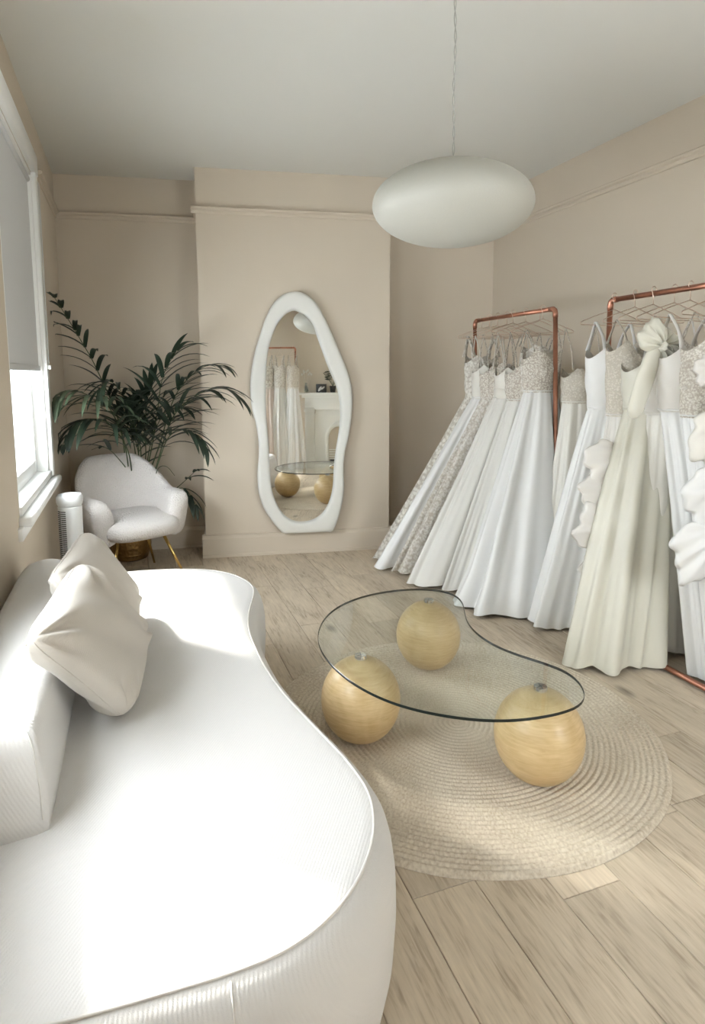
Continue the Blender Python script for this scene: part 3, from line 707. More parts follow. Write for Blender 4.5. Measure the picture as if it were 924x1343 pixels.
pts = []; nu, nv = 40, 20
for i in range(nu):
    a = 2*pi*i/nu
    for j in range(nv):
        b = -pi/2+pi*j/(nv-1); e = .55
        cb = max(0, cos(b))**.45; sb_ = abs(sin(b))**.8*(1 if b > 0 else -1)
        x = .262*cb*abs(cos(a))**e*(1 if cos(a) > 0 else -1); y = .275*cb*abs(sin(a))**e*(1 if sin(a) > 0 else -1)
        pts.append((x*(1+.0*y), y-.045, .385+.075*sb_+(.012 if b > 0 else 0)*(y > 0)))
MB().grid(pts, nu, nv, cu=True).build('seat', M_boucle, ach, smooth=True)
for sx2, sy2 in ((-1, -1), (1, -1), (-1, 1), (1, 1)):
    MB().tube([(sx2*.15, sy2*.13-.02, .335), (sx2*.265, sy2*.235-.02, .0)], [.0115, .0075], 12).build('leg', M_brass, ach, smooth=True)

# ------------------------------------------------------------------ tower fan
fan = thing('tower_fan', 'white tower fan standing between the sofa and the window wall', 'fan', (-.335, 3.78, 0), radians(0))
def oval(rx, ry, z): return [(rx*cos(2*pi*k/40), ry*sin(2*pi*k/40), z) for k in range(40)]
def loft(rings, name, m_, par, cap=True, sm=35):
    mb = MB(); n = len(rings[0])
    for r in rings: mb.v += r
    for l in range(len(rings)-1):
        for i in range(n): mb.f.append((l*n+i, l*n+(i+1) % n, (l+1)*n+(i+1) % n, (l+1)*n+i))
    if cap: mb.f.append(tuple(range(n))); mb.f.append(tuple(range((len(rings)-1)*n, len(rings)*n)))
    return auto_smooth(mb.build(name, m_, par), sm)
loft([oval(.10, .10, 0), oval(.10, .10, .012), oval(.085, .085, .02), oval(.05, .05, .03)], 'base', M_white_plastic, fan)
loft([oval(.055, .058, .03), oval(.062, .066, .035), oval(.064, .069, .66), oval(.060, .064, .665)], 'body', M_white_plastic, fan)
loft([oval(.058, .062, .664), oval(.066, .072, .672), oval(.071, .077, .69), oval(.071, .077, .715), oval(.062, .068, .728), oval(.03, .035, .732)], 'top_cap', M_white_plastic, fan)
gb = MB(); gs = MB()
for k in range(52):
    z = .06+k*.0113
    for a0, a1 in ((3.55, 3.95), (4.02, 4.42)):
        v_ = []
        for r in (1.0, 1.035):
            for a in (a0, a1):
                for dz in (0, .0052): v_.append((.064*r*cos(a), .069*r*sin(a), z+dz))
        gb.add(v_, [(0, 1, 3, 2), (4, 6, 7, 5), (0, 4, 5, 1), (2, 3, 7, 6), (0, 2, 6, 4), (1, 5, 7, 3)])
gb.build('vent_slots', M_dark, fan, kind='stuff')

# ------------------------------------------------------------------ potted palm
palm = thing('potted_palm', 'tall dark green kentia palm in a bronze pot behind the armchair', 'plant', (-.03, 4.93, 0))
PO = Vector((-.03, 4.93, 0))
auto_smooth(MB().lathe([(.0001, .002), (.115, .002), (.13, .01), (.155, .10), (.165, .2), (.16, .28), (.15, .31), (.155, .318), (.146, .318), (.142, .30), (.14, .26), (.0001, .26)], n=48).build('pot', M_pot, palm), 40)
for zz in (.05, .24):
    MB().tube([((.137+(zz > .1)*.031)*cos(a*pi/20), (.137+(zz > .1)*.031)*sin(a*pi/20), zz) for a in range(40)], .006, 8, closed=True).build('pot_band', M_pot, palm, smooth=True)
MB().lathe([(.0001, .285), (.08, .283), (.139, .275), (.139, .262), (.0001, .262)], n=32).build('soil', M_soil, palm, smooth=True)
FR = [
 [(-0.05, 4.75, 0.969), (-0.181, 4.6, 1.411), (-0.275, 4.45, 1.628), (-0.35, 4.3, 1.783), (-0.40, 4.15, 1.883)],
 [(-0.028, 4.65, 0.868), (-0.133, 4.45, 1.204), (-0.239, 4.3, 1.271), (-0.341, 4.2, 1.303), (-0.405, 4.1, 1.248)],
 [(-0.005, 4.65, 0.812), (-0.116, 4.45, 1.06), (-0.227, 4.35, 1.111), (-0.335, 4.25, 1.073), (-0.400, 4.15, 0.942)],
 [(0.132, 4.75, 0.793), (0.192, 4.6, 1.137), (0.226, 4.5, 1.353), (0.279, 4.45, 1.483), (0.359, 4.4, 1.585)],
 [(0.158, 4.7, 0.685), (0.283, 4.5, 1.087), (0.434, 4.4, 1.248), (0.604, 4.3, 1.311), (0.739, 4.25, 1.222)],
 [(0.158, 4.7, 0.685), (0.252, 4.5, 0.954), (0.35, 4.4, 1.023), (0.451, 4.3, 0.966), (0.493, 4.25, 0.88)],
 [(0.056, 4.8, 0.733), (0.028, 4.7, 0.97), (0.008, 4.6, 1.114), (-0.013, 4.5, 1.225)],
 [(-0.002, 4.8, 0.622), (-0.095, 4.6, 0.834), (-0.172, 4.5, 0.912), (-0.24, 4.4, 0.906)],
 [(0.133, 4.75, 0.565), (0.182, 4.6, 0.727), (0.235, 4.5, 0.755), (0.283, 4.4, 0.702)],
 [(0.206, 4.75, 0.474), (0.325, 4.6, 0.595), (0.427, 4.45, 0.719)],
 [(0.222, 4.75, 0.472), (0.351, 4.6, 0.577), (0.435, 4.5, 0.449)],
 [(0.1, 4.85, 0.724), (0.109, 4.75, 1.019), (0.138, 4.7, 1.242), (0.188, 4.65, 1.379)],
 [(0.181, 4.75, 0.819), (0.293, 4.6, 1.189), (0.385, 4.5, 1.352), (0.518, 4.4, 1.457), (0.639, 4.3, 1.456)],
 [(0.073, 4.75, 0.796), (0.009, 4.6, 1.141), (-0.044, 4.5, 1.293), (-0.115, 4.4, 1.356), (-0.18, 4.3, 1.284)]]
#        leaflet start along frond, pairs, length, width
FS0 = [(.42, 11, .21, .024), (.50, 12, .22, .015), (.46, 12, .22, .015), (.50, 10, .26, .016), (.48, 13, .24, .015), (.55, 9, .17, .014), (.45, 11, .20, .017),
      (.5, 9, .18, .014), (.5, 8, .15, .014), (.45, 5, .16, .014), (.45, 6, .17, .013), (.5, 11, .22, .016), (.55, 11, .20, .014), (.55, 10, .21, .014)]
FS = [(t0, int(n_*.95)+1, l_*1.45, w_*1.12) for t0, n_, l_, w_ in FS0]
FS[0] = (.42, 13, .25, .017); FS[7] = (.45, 7, .24, .016); FS[8] = (.5, 6, .20, .015)
FR += [[(0.03, 4.85, 0.70), (0.02, 4.78, .93), (-.05, 4.70, 1.12), (-.14, 4.62, 1.20)], [(0.10, 4.85, 0.68), (0.16, 4.75, .95), (.26, 4.62, 1.14), (.38, 4.52, 1.16)], [(0.05, 4.88, .70), (.06, 4.82, .98), (.07, 4.72, 1.18), (.09, 4.62, 1.26)]]
FS += [(.45, 9, .28, .020), (.45, 9, .28, .019), (.4, 10, .27, .021)]
prnd = random.Random(21)
CHN = C1.dot(NB)
def keep_in(p):
    p = Vector(p); p.x = max(p.x, XL+.035)
    if p.x > C1.x-.03:
        lim = CHN-.03
        if p.dot(NB) > lim: p -= NB*(p.dot(NB)-lim)
    return p
def in_chair(p): return -.46 < p.x < .36 and p.y < 4.86 and .3 < p.z < .90
def leaflet(frond, base, d, up, ln, wd, droop, m_):
    segs = 7; p = Vector(base); d = d.normalized(); P = [keep_in(p)]; Dd = [d.copy()]
    for k in range(segs):
        d = (d+Vector((0, 0, -droop))).normalized(); p = p+d*(ln/segs)
        if in_chair(p): break
        P.append(keep_in(p)); Dd.append(d.copy())
    if len(P) < 4: return
    n_ = len(P)-1; vs = []; fs = []
    for k, (q, dd) in enumerate(zip(P, Dd)):
        t = k/n_; w_ = wd*(sin(pi*min(1, t*.82+.18))**.7) if k < n_ else .0006
        side = dd.cross(Vector((0, 0, 1)))
        if side.length < .2: side = Vector((1, .3, 0))
        side = side.normalized(); nn = side.cross(dd).normalized()
        vs += [q-side*w_+nn*w_*.35-PO, q-PO, q+side*w_+nn*w_*.35-PO]
        if k: b = (k-1)*3; fs += [(b, b+1, b+4, b+3), (b+1, b+2, b+5, b+4)]
    return mesh('leaflet', vs, fs, m_, frond, smooth=True)
for fi, (ctrl, (t0, npair, ln, wd)) in enumerate(zip(FR, FS)):
    bs = Vector((-.01+prnd.uniform(-.04, .04), 4.92+prnd.uniform(-.03, .03), .28))
    path = catmull([bs]+[Vector(c) for c in ctrl], 8, closed=False); path = resample(path, 40, closed=False)
    path = [keep_in(p) if p.z > .5 else p for p in path]
    fr = MB().tube([p-PO for p in path], [lerp(.0065, .0016, i/39) for i in range(40)], 6).build('frond', M_stem, palm, smooth=True)
    lm = M_leaf2 if fi in (1,) else M_leaf
    for k in range(npair):
        t = lerp(t0, .985, k/(npair-1)); i = int(t*39); p = path[i]; tan = (path[min(39, i+1)]-path[i-1]).normalized()
        up = Vector((0, 0, 1)); sd_ = tan.cross(up)
        if sd_.length < .25: sd_ = Vector((1, .3, 0))
        sd_.normalize(); f = (k/(npair-1)); l_ = ln*(.75+.5*sin(pi*min(1, f*.8+.2)))*(1.0-.25*f)
        for s in (-1, 1):
            d = tan*lerp(.75, 1.3, f)+sd_*s*lerp(.85, .45, f)+Vector((0, 0, prnd.uniform(.0, .3)))
            leaflet(fr, p, d, up, l_*prnd.uniform(.85, 1.12), wd*prnd.uniform(.85, 1.1), .10+prnd.uniform(0, .10)+(.05 if fi in (1, 2) else 0)-(.05 if fi in (6, 7, 8, 11, 14, 16) else 0), lm)

# ------------------------------------------------------------------ dress rails
def clothes_rail(label, y0, y1, x, z, sway=0.0, along='y', name='clothes_rail'):
    r = .0135
    o = thing(name, label, 'clothes rail', (x, (y0+y1)/2, 0) if along == 'y' else ((y0+y1)/2, x, 0), 0 if along == 'y' else -pi/2)
    h = (y1-y0)/2
    def corner(ya, yb): return
    top = [(0, -h-sway, .05), (0, -h, z-.03), (0, -h+.008, z-.009), (0, -h+.03, z), (0, h-.03, z), (0, h-.008, z-.009), (0, h, z-.03), (0, h-sway, .05)]
    MB().tube([(0, -h+.03, z), (0, h-.03, z)], r, 14).build('hanging_bar', M_copper, o, smooth=True)
    for s in (-1, 1):
        MB().tube([(0, s*h-sway, .03), (0, s*h, z-.035)], r, 14).build('upright', M_copper, o, smooth=True)
        MB().tube([(0, s*h, z-.05), (0, s*h, z-.028), (0, s*(h-.006), z-.010), (0, s*(h-.02), z-.001), (0, s*(h-.05), z)], r+.0022, 14).build('elbow', M_copper, o, smooth=True)
        MB().tube([(-.10, s*h-sway, .02), (.10, s*h-sway, .02)], r, 14).build('foot', M_copper, o, smooth=True)
        MB().tube([(0, s*h-sway, .005), (0, s*h-sway, .045)], r+.0025, 14).build('tee_joint', M_copper, o, smooth=True)
    MB().tube([(-.06, -h-sway, .018), (-.06, h-sway, .018)], r, 14).build('base_bar', M_copper, o, smooth=True)
    return o
ZB = 1.78
clothes_rail('far copper pipe clothes rail, its upright leaning, between chimney breast and dresses', 3.10, 4.005, 2.40, ZB, .10)
clothes_rail('near copper pipe clothes rail at the right edge of the picture', 1.58, 2.655, 2.40, ZB, 0.0)

def hanger(label, x, y, z, rz, group, wdt=.205, drop=.0):
    """thin wire hanger, hook over the bar at height z"""
    t = thing('wire_hanger', label, 'hanger', (x, y, z), rz, group)
    hk = [(.016*cos(a)*1, 0, .016*sin(a)) for a in [radians(v) for v in (-25, 10, 45, 80, 115, 150, 180, 205, 235)]]
    hk = [(p[0], 0, p[2]) for p in hk]+[(-.002, 0, -.035), (0, 0, -.07)]
    MB().tube(hk, .0019, 6).build('hook', M_wire, t, smooth=True)
    fr = [(0, 0, -.068), (wdt*.6, 0, -.105), (wdt, 0, -.135), (wdt+.006, 0, -.142), (wdt, 0, -.149), (0, 0, -.150), (-wdt, 0, -.149), (-wdt-.006, 0, -.142), (-wdt, 0, -.135), (-wdt*.6, 0, -.105)]
    MB().tube(fr, .0019, 6, closed=True).build('shoulder_wire', M_wire, t, smooth=True)
    return t

# ------------------------------------------------------------------ gowns
def gown(label, x, y, skirt, bodice, xl, xr, yh, bh, zw=1.24, ztop=1.47, seed=1, hem=.012, amp=.035, nf=11, rz=0.0, wx=.13, wy=.075, bx=.15, group='wedding gowns on the far rail',
         pl=1.0, hang=None, straps=True, sdx=.10, vneck=.05, hx=0.0, by=.09, extra=None, strapw=.0035, hemflare=0.0, pw=.7, name='wedding_gown', zbar=None):
    zbar = ZB if zbar is None else zbar
    rnd = random.Random(seed); ph = [rnd.uniform(0, 6.28) for _ in range(8)]
    t = thing(name, label, 'dress', (x, y, 0), 0, group)
    nA, nZ = 220, 36; pts = []
    for j in range(nZ):
        s = j/(nZ-1); z = lerp(zw, hem, s)
        l_ = lerp(-wx, xl-x, s**pl); r_ = lerp(wx, xr-x, s**1.0); cyy = lerp(0, yh-y, s**.9); b = lerp(wy, bh, s**.75)
        cxx = (l_+r_)/2; a_ = (r_-l_)/2
        for i in range(nA):
            th = 2*pi*i/nA; c, sn = cos(th), sin(th)
            X, Y = cxx+a_*c, cyy+b*sn
            nx, ny = c/max(a_, .02), sn/max(b, .02); q = sqrt(nx*nx+ny*ny); nx, ny = nx/q, ny/q
            drift = .35*sin(2.2*s+ph[5])
            f = .55*sin(nf*(th+.02*drift)+ph[0]+drift)+.3*sin((nf*1.7//1)*th+ph[1])+.25*sin((nf//2)*th+ph[2]+drift)+.16*sin(nf*3*th+ph[6]+2.5*drift+1.5*s)*(.4+.6*sin(4*s+ph[7])**2)
            f = (abs(f)**.85)*(1 if f > 0 else -1.25)
            A_ = amp*(s**pw)*(1.0+.35*sin(3*th+ph[3])) + .004*(1-s)
            k = hemflare*max(0, s-.85)/.15
            X += nx*(A_*f+k); Y += ny*(A_*f+k)*.8
            zz = z+(.012*sin(5*th+ph[4])*s if j < nZ-1 else .008+.007*sin(7*th+ph[4]))
            X = max(min(X, XR-.04-x), -9)
            pts.append((X, Y, max(zz, .006)))
    sk = MB().grid(pts, nZ, nA, cv=True).build('skirt', skirt, t, smooth=True)
    # bodice
    nB, nH = 72, 16; pts = []
    for j in range(nH):
        s = j/(nH-1)
        for i in range(nB):
            th = 2*pi*i/nB; c, sn = cos(th), sin(th)
            zt = ztop-vneck*(1-min(1, abs(c)/.62))**.8*(1 if sn < 0 else .6)-.055*max(0, abs(c)-.68)/.32
            z = lerp(zw-.015, zt, s)
            u = sin(pi*min(1, s*.95)*.62)
            rx = lerp(wx+.006, bx, u); ry = lerp(wy+.006, by, u)
            bust = .022*math.exp(-((s-.62)/.22)**2)*(max(0, -sn)**1.2)*(1+.6*math.exp(-((abs(c)-.5)/.25)**2))
            wr = .0025*sin(6*th+14*s+ph[1])
            pts.append(((rx+wr)*c, (ry+bust+wr)*sn, z))
    MB().grid(pts, nH, nB, cv=True).build('bodice', bodice, t, smooth=True)
    # waist seam
    MB().tube([((wx+.007)*cos(2*pi*k/40), (wy+.007)*sin(2*pi*k/40), zw-.004) for k in range(40)], .004, 6, closed=True).build('waistband', skirt, t, smooth=True)
    if straps:
        for s in (-1, 1):
            for sy_ in (-1, 1):
                p0 = Vector((s*(sdx), sy_*by*.72, ztop-.012)); p1 = Vector((s*(sdx+.012), 0, zbar-.118-.012*0)); mid = p0.lerp(p1, .5)+Vector((-s*.006, sy_*.008, 0))
                cu = catmull([p0, mid, p1], 5, closed=False); vs = []; fs = []
                for k, p in enumerate(cu):
                    wv_ = lerp(strapw*1.6, strapw, min(1, k/5)); vs += [(p.x-wv_, p.y, p.z), (p.x+wv_, p.y, p.z), (p.x+wv_, p.y+.0015, p.z), (p.x-wv_, p.y+.0015, p.z)]
                    if k:
                        b = (k-1)*4; fs += [(b+q_, b+(q_+1) % 4, b+4+(q_+1) % 4, b+4+q_) for q_ in range(4)]
                mesh('strap', vs, fs, bodice, t, smooth=True)
    if extra: extra(t, rnd)
    if hang: hanger(hang, x+hx, y, zbar+.0145, rz, 'wire hangers on the rails')
    return t

def drape(t, loc, size, m_, name='drape', seed=0, rot=0.0, folds=5, amp=.12):
    """soft crumpled lobe of cloth"""
    rnd = random.Random(seed); ph = [rnd.uniform(0, 6.28) for _ in range(6)]; nu, nv = 44, 26; pts = []
    for i in range(nu):
        a = 2*pi*i/nu
        for j in range(nv):
            b = -pi/2+pi*j/(nv-1)
            r = 1+amp*sin(folds*b+2*sin(a+ph[0])+ph[1])+amp*.6*sin(folds*1.7*b-3*a+ph[2])+amp*.5*sin(3*a+ph[3])
            v = Vector((size[0]*cos(b)*cos(a)*r, size[1]*cos(b)*sin(a)*r, size[2]*sin(b)*(1+.08*sin(3*a+ph[4]))))
            v = Matrix.Rotation(rot, 3, 'Y') @ v; pts.append(v+Vector(loc))
    return MB().grid(pts, nu, nv, cu=True).build(name, m_, t, smooth=True)

def swag(t, path, W, m_, name='drape', seed=0, depth=.5, ripples=5, amp=.16, nrm=(0, -1, 0), taper=(.12, .12)):
    """gathered cloth: a flattened tube with lengthwise ripples that narrows to both ends"""
    rnd = random.Random(seed); ph = [rnd.uniform(0, 6.28) for _ in range(5)]; nm = Vector(nrm).normalized()
    P = resample(catmull(path, 8, closed=False), 26, closed=False); nv = 40; pts = []
    for i, p in enumerate(P):
        s = i/25; tan = (P[min(25, i+1)]-P[max(0, i-1)]).normalized(); side = tan.cross(nm).normalized(); up = side.cross(tan)
        ww = W*lerp(lerp(taper[0], taper[1], s), 1, sin(pi*s)**.65); dd = ww*depth
        if i in (0, 25): ww *= .35; dd *= .35
        for j in range(nv):
            a = 2*pi*j/nv; r = 1+amp*sin(ripples*a+1.5*s+ph[0])+amp*.6*sin((ripples*2-1)*a-2*s+ph[1])+.05*sin(9*s+ph[2]+a)
            pts.append(p+side*cos(a)*ww*r+up*sin(a)*dd*r)
    mb = MB().grid(pts, 26, nv, cv=True); mb.f.append(tuple(range(nv))); mb.f.append(tuple(range(25*nv, 26*nv)))
    return mb.build(name, m_, t, smooth=True)

def lobe(t, c, a0, a1, R0, h0, m_, name='ruffle', seed=0, k=7, rip=.35, yb=0.0):
    """puffed gather of cloth: folds run out from point c between the angles a0 and a1 (degrees, in the plane facing the room)"""
    rnd = random.Random(seed); ph = [rnd.uniform(0, 6.28) for _ in range(4)]; nu, nv = 54, 16; mb = MB()
    for sg_ in (-1, 1):
        pts = []
        for i in range(nu):
            u = i/(nu-1); a = radians(lerp(a0, a1, u)); Rr = R0*(.35+.65*sin(pi*min(1, max(0, u)))**.45)*(1+.07*sin(5*u*pi+ph[0])+.04*sin(11*u*pi+ph[1]))
            for j in range(nv):
                s_ = j/(nv-1); r = Rr*(.04+.96*s_)
                hh_ = h0*max(0, sin(pi*min(1, s_**.8*.98+.02)))**.55*(max(0, sin(pi*u))**.35)
                rp = 1+rip*sin(k*pi*u*2+ph[2]+1.2*s_)*(1-.45*s_)+rip*.4*sin(k*3.7*pi*u+ph[3])
                pts.append((c[0]+cos(a)*r, c[1]+yb*s_+sg_*hh_*rp*(1 if sg_ < 0 else .6), c[2]+sin(a)*r))
        mb.grid(pts, nu, nv)
    o = mb.build(name, m_, t, smooth=True)
    bm = bmesh.new(); bm.from_mesh(o.data); bmesh.ops.remove_doubles(bm, verts=bm.verts, dist=.0006); bmesh.ops.recalc_face_normals(bm, faces=bm.faces); bm.to_mesh(o.data); bm.free()
    return o
G1 = 'wedding gowns on the far rail'; G2 = 'wedding gowns on the near rail'
gown('floral lace gown hanging furthest left on the far rail, beside the chimney breast', 2.40, 3.91, M_lace, M_lace, 1.68, 2.72, 4.21, .13, ztop=1.53, seed=1, amp=.018, nf=8, bx=.125, wx=.11, hang='wire hanger holding the floral lace gown furthest left', rz=.12, pl=1.05, strapw=.012)
gown('plain white satin gown with bright shiny skirt beside the floral lace gown', 2.40, 3.81, M_satin, M_satin2, 1.62, 2.74, 4.01, .13, ztop=1.46, seed=2, amp=.035, nf=8, bx=.125, wx=.11, hang='wire hanger holding the shiny satin gown beside the lace one', rz=-.05)
gown('gown with a narrow band of lace running down its skirt edge', 2.40, 3.71, M_ltulle, M_lace2, 1.70, 2.70, 3.87, .10, ztop=1.45, seed=3, amp=.02, nf=10, bx=.12, wx=.10, hang='wire hanger holding the gown with the lace-edged skirt', rz=.1)
gown('dark beaded gown squeezed between the lace-edged and the tulle gown', 2.41, 3.615, M_ltulle, M_lace2, 1.95, 2.72, 3.78, .08, ztop=1.47, seed=4, amp=.02, nf=8, bx=.12, wx=.10, hang='wire hanger holding the beaded gown squeezed mid rail', rz=.0)
gown('plain tulle skirted gown with a wide sash at the waist', 2.38, 3.50, M_tulle, M_satin2, 1.70, 2.72, 3.60, .15, zw=1.27, ztop=1.44, seed=5, amp=.03, nf=9, bx=.115, wx=.105, hang='wire hanger holding the sashed tulle gown', rz=.05,
     extra=lambda t, r: MB().lathe([(.108, 1.235), (.118, 1.24), (.120, 1.27), (.118, 1.30), (.108, 1.305)], n=40, sy=.74).build('sash', M_satin2, t, smooth=True))
gown('gown with floral embroidered cups hanging right of the sashed gown', 2.40, 3.39, M_tulle, M_lace2, 1.86, 2.74, 3.42, .10, ztop=1.45, seed=6, amp=.02, nf=9, bx=.13, wx=.11, hang='wire hanger holding the gown with embroidered cups', rz=-.06)
gown('high necked embroidered gown mostly hidden behind the wide satin skirt', 2.44, 3.30, M_tulle, M_ltulle, 2.0, 2.78, 3.30, .09, ztop=1.58, seed=7, amp=.02, nf=9, bx=.12, wx=.11, hang='wire hanger holding the high necked gown', rz=.03)
gown('wide white satin ball gown with beaded bodice, nearest on the far rail', 2.38, 3.19, M_satin, M_lace2, 1.83, 2.72, 3.10, .24, zw=1.30, ztop=1.54, seed=8, amp=.052, nf=7, bx=.125, wx=.10, hang='wire hanger holding the wide satin ball gown', rz=-.12, hemflare=.03)
gown('pale glittering gown behind the leaning copper upright', 2.51, 3.0, M_satin2, M_glit, 2.22, 2.84, 2.94, .11, zw=1.24, ztop=1.43, seed=9, amp=.02, nf=8, bx=.11, wx=.10, hang=None, straps=True)

# near rail
def ruffles7(t, r):
    for k, (dx, z, s) in enumerate(((-.27, .98, .075), (-.34, .83, .085), (-.24, 1.1, .06))):
        drape(t, (dx, .03, z), (s*.8, .05, s*1.5), M_satin, 'ruffle', 30+k, .35, 3, .10)
gown('plain white satin v-neck gown hanging first on the near rail', 2.38, 2.605, M_satin, M_satin, 2.06, 2.74, 2.74, .17, zw=1.225, ztop=1.53, seed=11, amp=.042, nf=7, bx=.15, wx=.115, hang='wire hanger holding the plain v-neck satin gown', rz=.0, group=G2, vneck=.11, strapw=.010, extra=None)
def folds8(t, r):
    for k, (c, a0, a1, R0, h0) in enumerate((((-.10, -.09, 1.02), 150, 250, .20, .035), ((-.13, -.09, .84), 140, 235, .19, .035), ((-.12, -.10, .62), 120, 215, .22, .04), ((-.14, -.10, .50), 150, 240, .17, .03))):
        lobe(t, c, a0, a1, R0*1.25, h0*.6, M_crepe, 'drape', 40+k, 2, .30)
gown('glitter bodice gown with v-neck and puffed satin side folds', 2.39, 2.475, M_crepe, M_glit, 2.20, 2.76, 2.50, .16, zw=1.20, ztop=1.56, seed=12, amp=.030, nf=8, bx=.145, wx=.12, hang='wire hanger holding the glitter v-neck gown', rz=.08, group=G2, vneck=.12, extra=folds8, strapw=.006)
def bow(t, r):
    o = Vector((2.38, 2.35, 0))
    def P(p): return Vector(p)-o
    b = empty('bow', P((2.275, 2.20, 1.52))); b.parent = t
    def loop(dx, dz, sx2, sz2, rot, seed):
        rn = random.Random(seed); nu, nv = 48, 24; pts = []
        for i in range(nu):
            a = 2*pi*i/nu
            for j in range(nv):
                c_ = 2*pi*j/nv
                R = 1; wv_ = .30+.05*sin(3*a)
                x = (cos(a)*.72+.0)*sx2+cos(a)*cos(c_)*sx2*wv_; z = sin(a)*sz2*.72+sin(a)*cos(c_)*sz2*wv_
                y = sin(c_)*.040*(1+.25*sin(5*a+1))+.006*sin(11*a+2*c_)
                v = Matrix.Rotation(rot, 3, 'Y') @ Vector((x, y, z)); pts.append((v.x+dx, v.y, v.z+dz))
        return MB().grid(pts, nu, nv, cu=True, cv=True).build('bow_loop', M_cream, b, smooth=True)
    lobe(b, (0, 0, 0), 62, 205, .135, .040, M_cream, 'bow_loop', 61, 4, .30)
    lobe(b, (0.0, .012, 0), -100, 80, .128, .042, M_cream, 'bow_loop', 62, 6, .32)
    lobe(b, (.02, -.012, .01), -60, 55, .095, .036, M_cream, 'bow_loop', 63, 4, .35)
    drape(b, (-.004, -.025, .0), (.020, .024, .024), M_cream, 'bow_knot', 64, 0, 5, .08)
    # long tail
    nu, nv = 30, 20; pts = []
    p0, p1 = Vector((-.02, 0, -.01)), Vector((-.135, .0, -.325))
    ax = (p1-p0); pr = Vector((-ax.z, 0, ax.x)).normalized()
    for i in range(nu):
        s = i/(nu-1); w_ = (.030+.022*sin(pi*min(1, s*.9+.05)))*(1 if s < .86 else sqrt(max(0, 1-((s-.86)/.14)**2)))
        c = p0+ax*s
        for j in range(nv):
            a = 2*pi*j/nv; q = c+pr*cos(a)*w_+Vector((0, 1, 0))*sin(a)*(.018+.004*sin(9*s))*min(1, w_*30); pts.append(q)
    MB().grid(pts, nu, nv, cv=True).build('bow_tail', M_cream, b, smooth=True)
gown('cream ball gown with a big bow on its bodice and a wide skirt', 2.38, 2.35, M_cream, M_cream, 1.95, 2.42, 2.30, .17, zw=1.235, ztop=1.46, seed=13, amp=.055, nf=6, bx=.145, wx=.12, hang='wire hanger holding the cream gown with the bow', rz=.04, group=G2, vneck=.01, extra=bow, straps=False, by=.10, pl=.95)
gown('ivory straight gown directly right of the bow gown', 2.42, 2.265, M_satin2, M_crepe, 2.27, 2.78, 2.30, .10, zw=1.22, ztop=1.47, seed=14, amp=.026, nf=8, bx=.14, wx=.12, hang='wire hanger holding the ivory straight gown', rz=-.05, group=G2, vneck=.02, strapw=.006)
def ruch(t, r):
    for k in range(6):
        drape(t, (-.06+.03*(k % 3), -.095-.004*k, 1.43-.026*k), (.075, .022, .016), M_crepe, 'ruched_fold', 70+k, .25*(-1)**k, 3, .12)
gown('pearl gown with looped shoulder straps and ruched waist', 2.40, 2.16, M_satin, M_crepe, 2.385, 2.82, 1.99, .10, zw=1.24, ztop=1.52, seed=15, amp=.030, nf=7, bx=.145, wx=.12, hang='wire hanger holding the pearl gown with looped straps', rz=.0, group=G2, vneck=.10, extra=ruch, strapw=.010)
def ruff13(t, r):
    for k, (c, a0, a1, R0, h0, m_) in enumerate((((-.06, -.10, 1.42), 140, 230, .15, .03, M_crepe), ((-.04, -.11, 1.36), 150, 330, .12, .035, M_crepe),
            ((-.02, -.12, 1.20), 160, 280, .24, .045, M_satin2), ((-.0, -.12, .96), 160, 275, .27, .05, M_satin), ((-.02, -.12, .74), 165, 270, .30, .05, M_satin))):
        lobe(t, c, a0, a1, R0, h0*.65, m_, 'ruffle', 80+k, 3, .34)
gown('gathered satin gown with ruffles cut by the right picture edge', 2.42, 2.05, M_satin, M_lace2, 2.36, 2.82, 1.86, .10, zw=1.22, ztop=1.55, seed=16, amp=.035, nf=7, bx=.15, wx=.125, hang='wire hanger at the right edge over the ruffled gown', rz=.1, group=G2, extra=ruff13)
gown('last satin gown on the near rail beyond the right edge', 2.42, 1.88, M_satin, M_satin2, 2.40, 2.84, 1.74, .10, seed=17, amp=.03, nf=8, hang='last wire hanger on the near rail', rz=.0, group=G2)

# ------------------------------------------------------------------ what the mirror shows: fireplace, gowns and ornaments behind the camera
struct(MB().box(.59, 1.95, YBA-.05, YB, 0, H).build('wall_breast', M_wall))
fp = thing('fireplace', 'white painted fireplace with arched insert, seen in the mirror', 'fireplace', (1.235, YB, 0))
fp.scale = (.86, 1, 1.085)
def fb(name, bx, m_=M_firep, bev=.004):
    o = MB().box(*bx).build(name, m_, fp); return bevel(o, bev, 2) if bev else o
fb('mantel_shelf', (-.74, .74, 0, .22, 1.085, 1.12)); fb('mantel_moulding', (-.69, .69, 0, .16, 1.045, 1.085)); fb('frieze', (-.64, .64, 0, .10, .86, 1.045))
for s in (-1, 1):
    a, b = sorted((s*.64, s*.46)); fb('pilaster', (a, b, 0, .11, .13, .90)); fb('pilaster_base', (a-.012, b+.012, 0, .13, 0, .13)); fb('pilaster_cap', (a-.012, b+.012, 0, .13, .83, .87))
fb('hearth', (-.72, .72, 0, .42, .0, .03), mat('hearth_stone', (.62, .62, .58), .5))
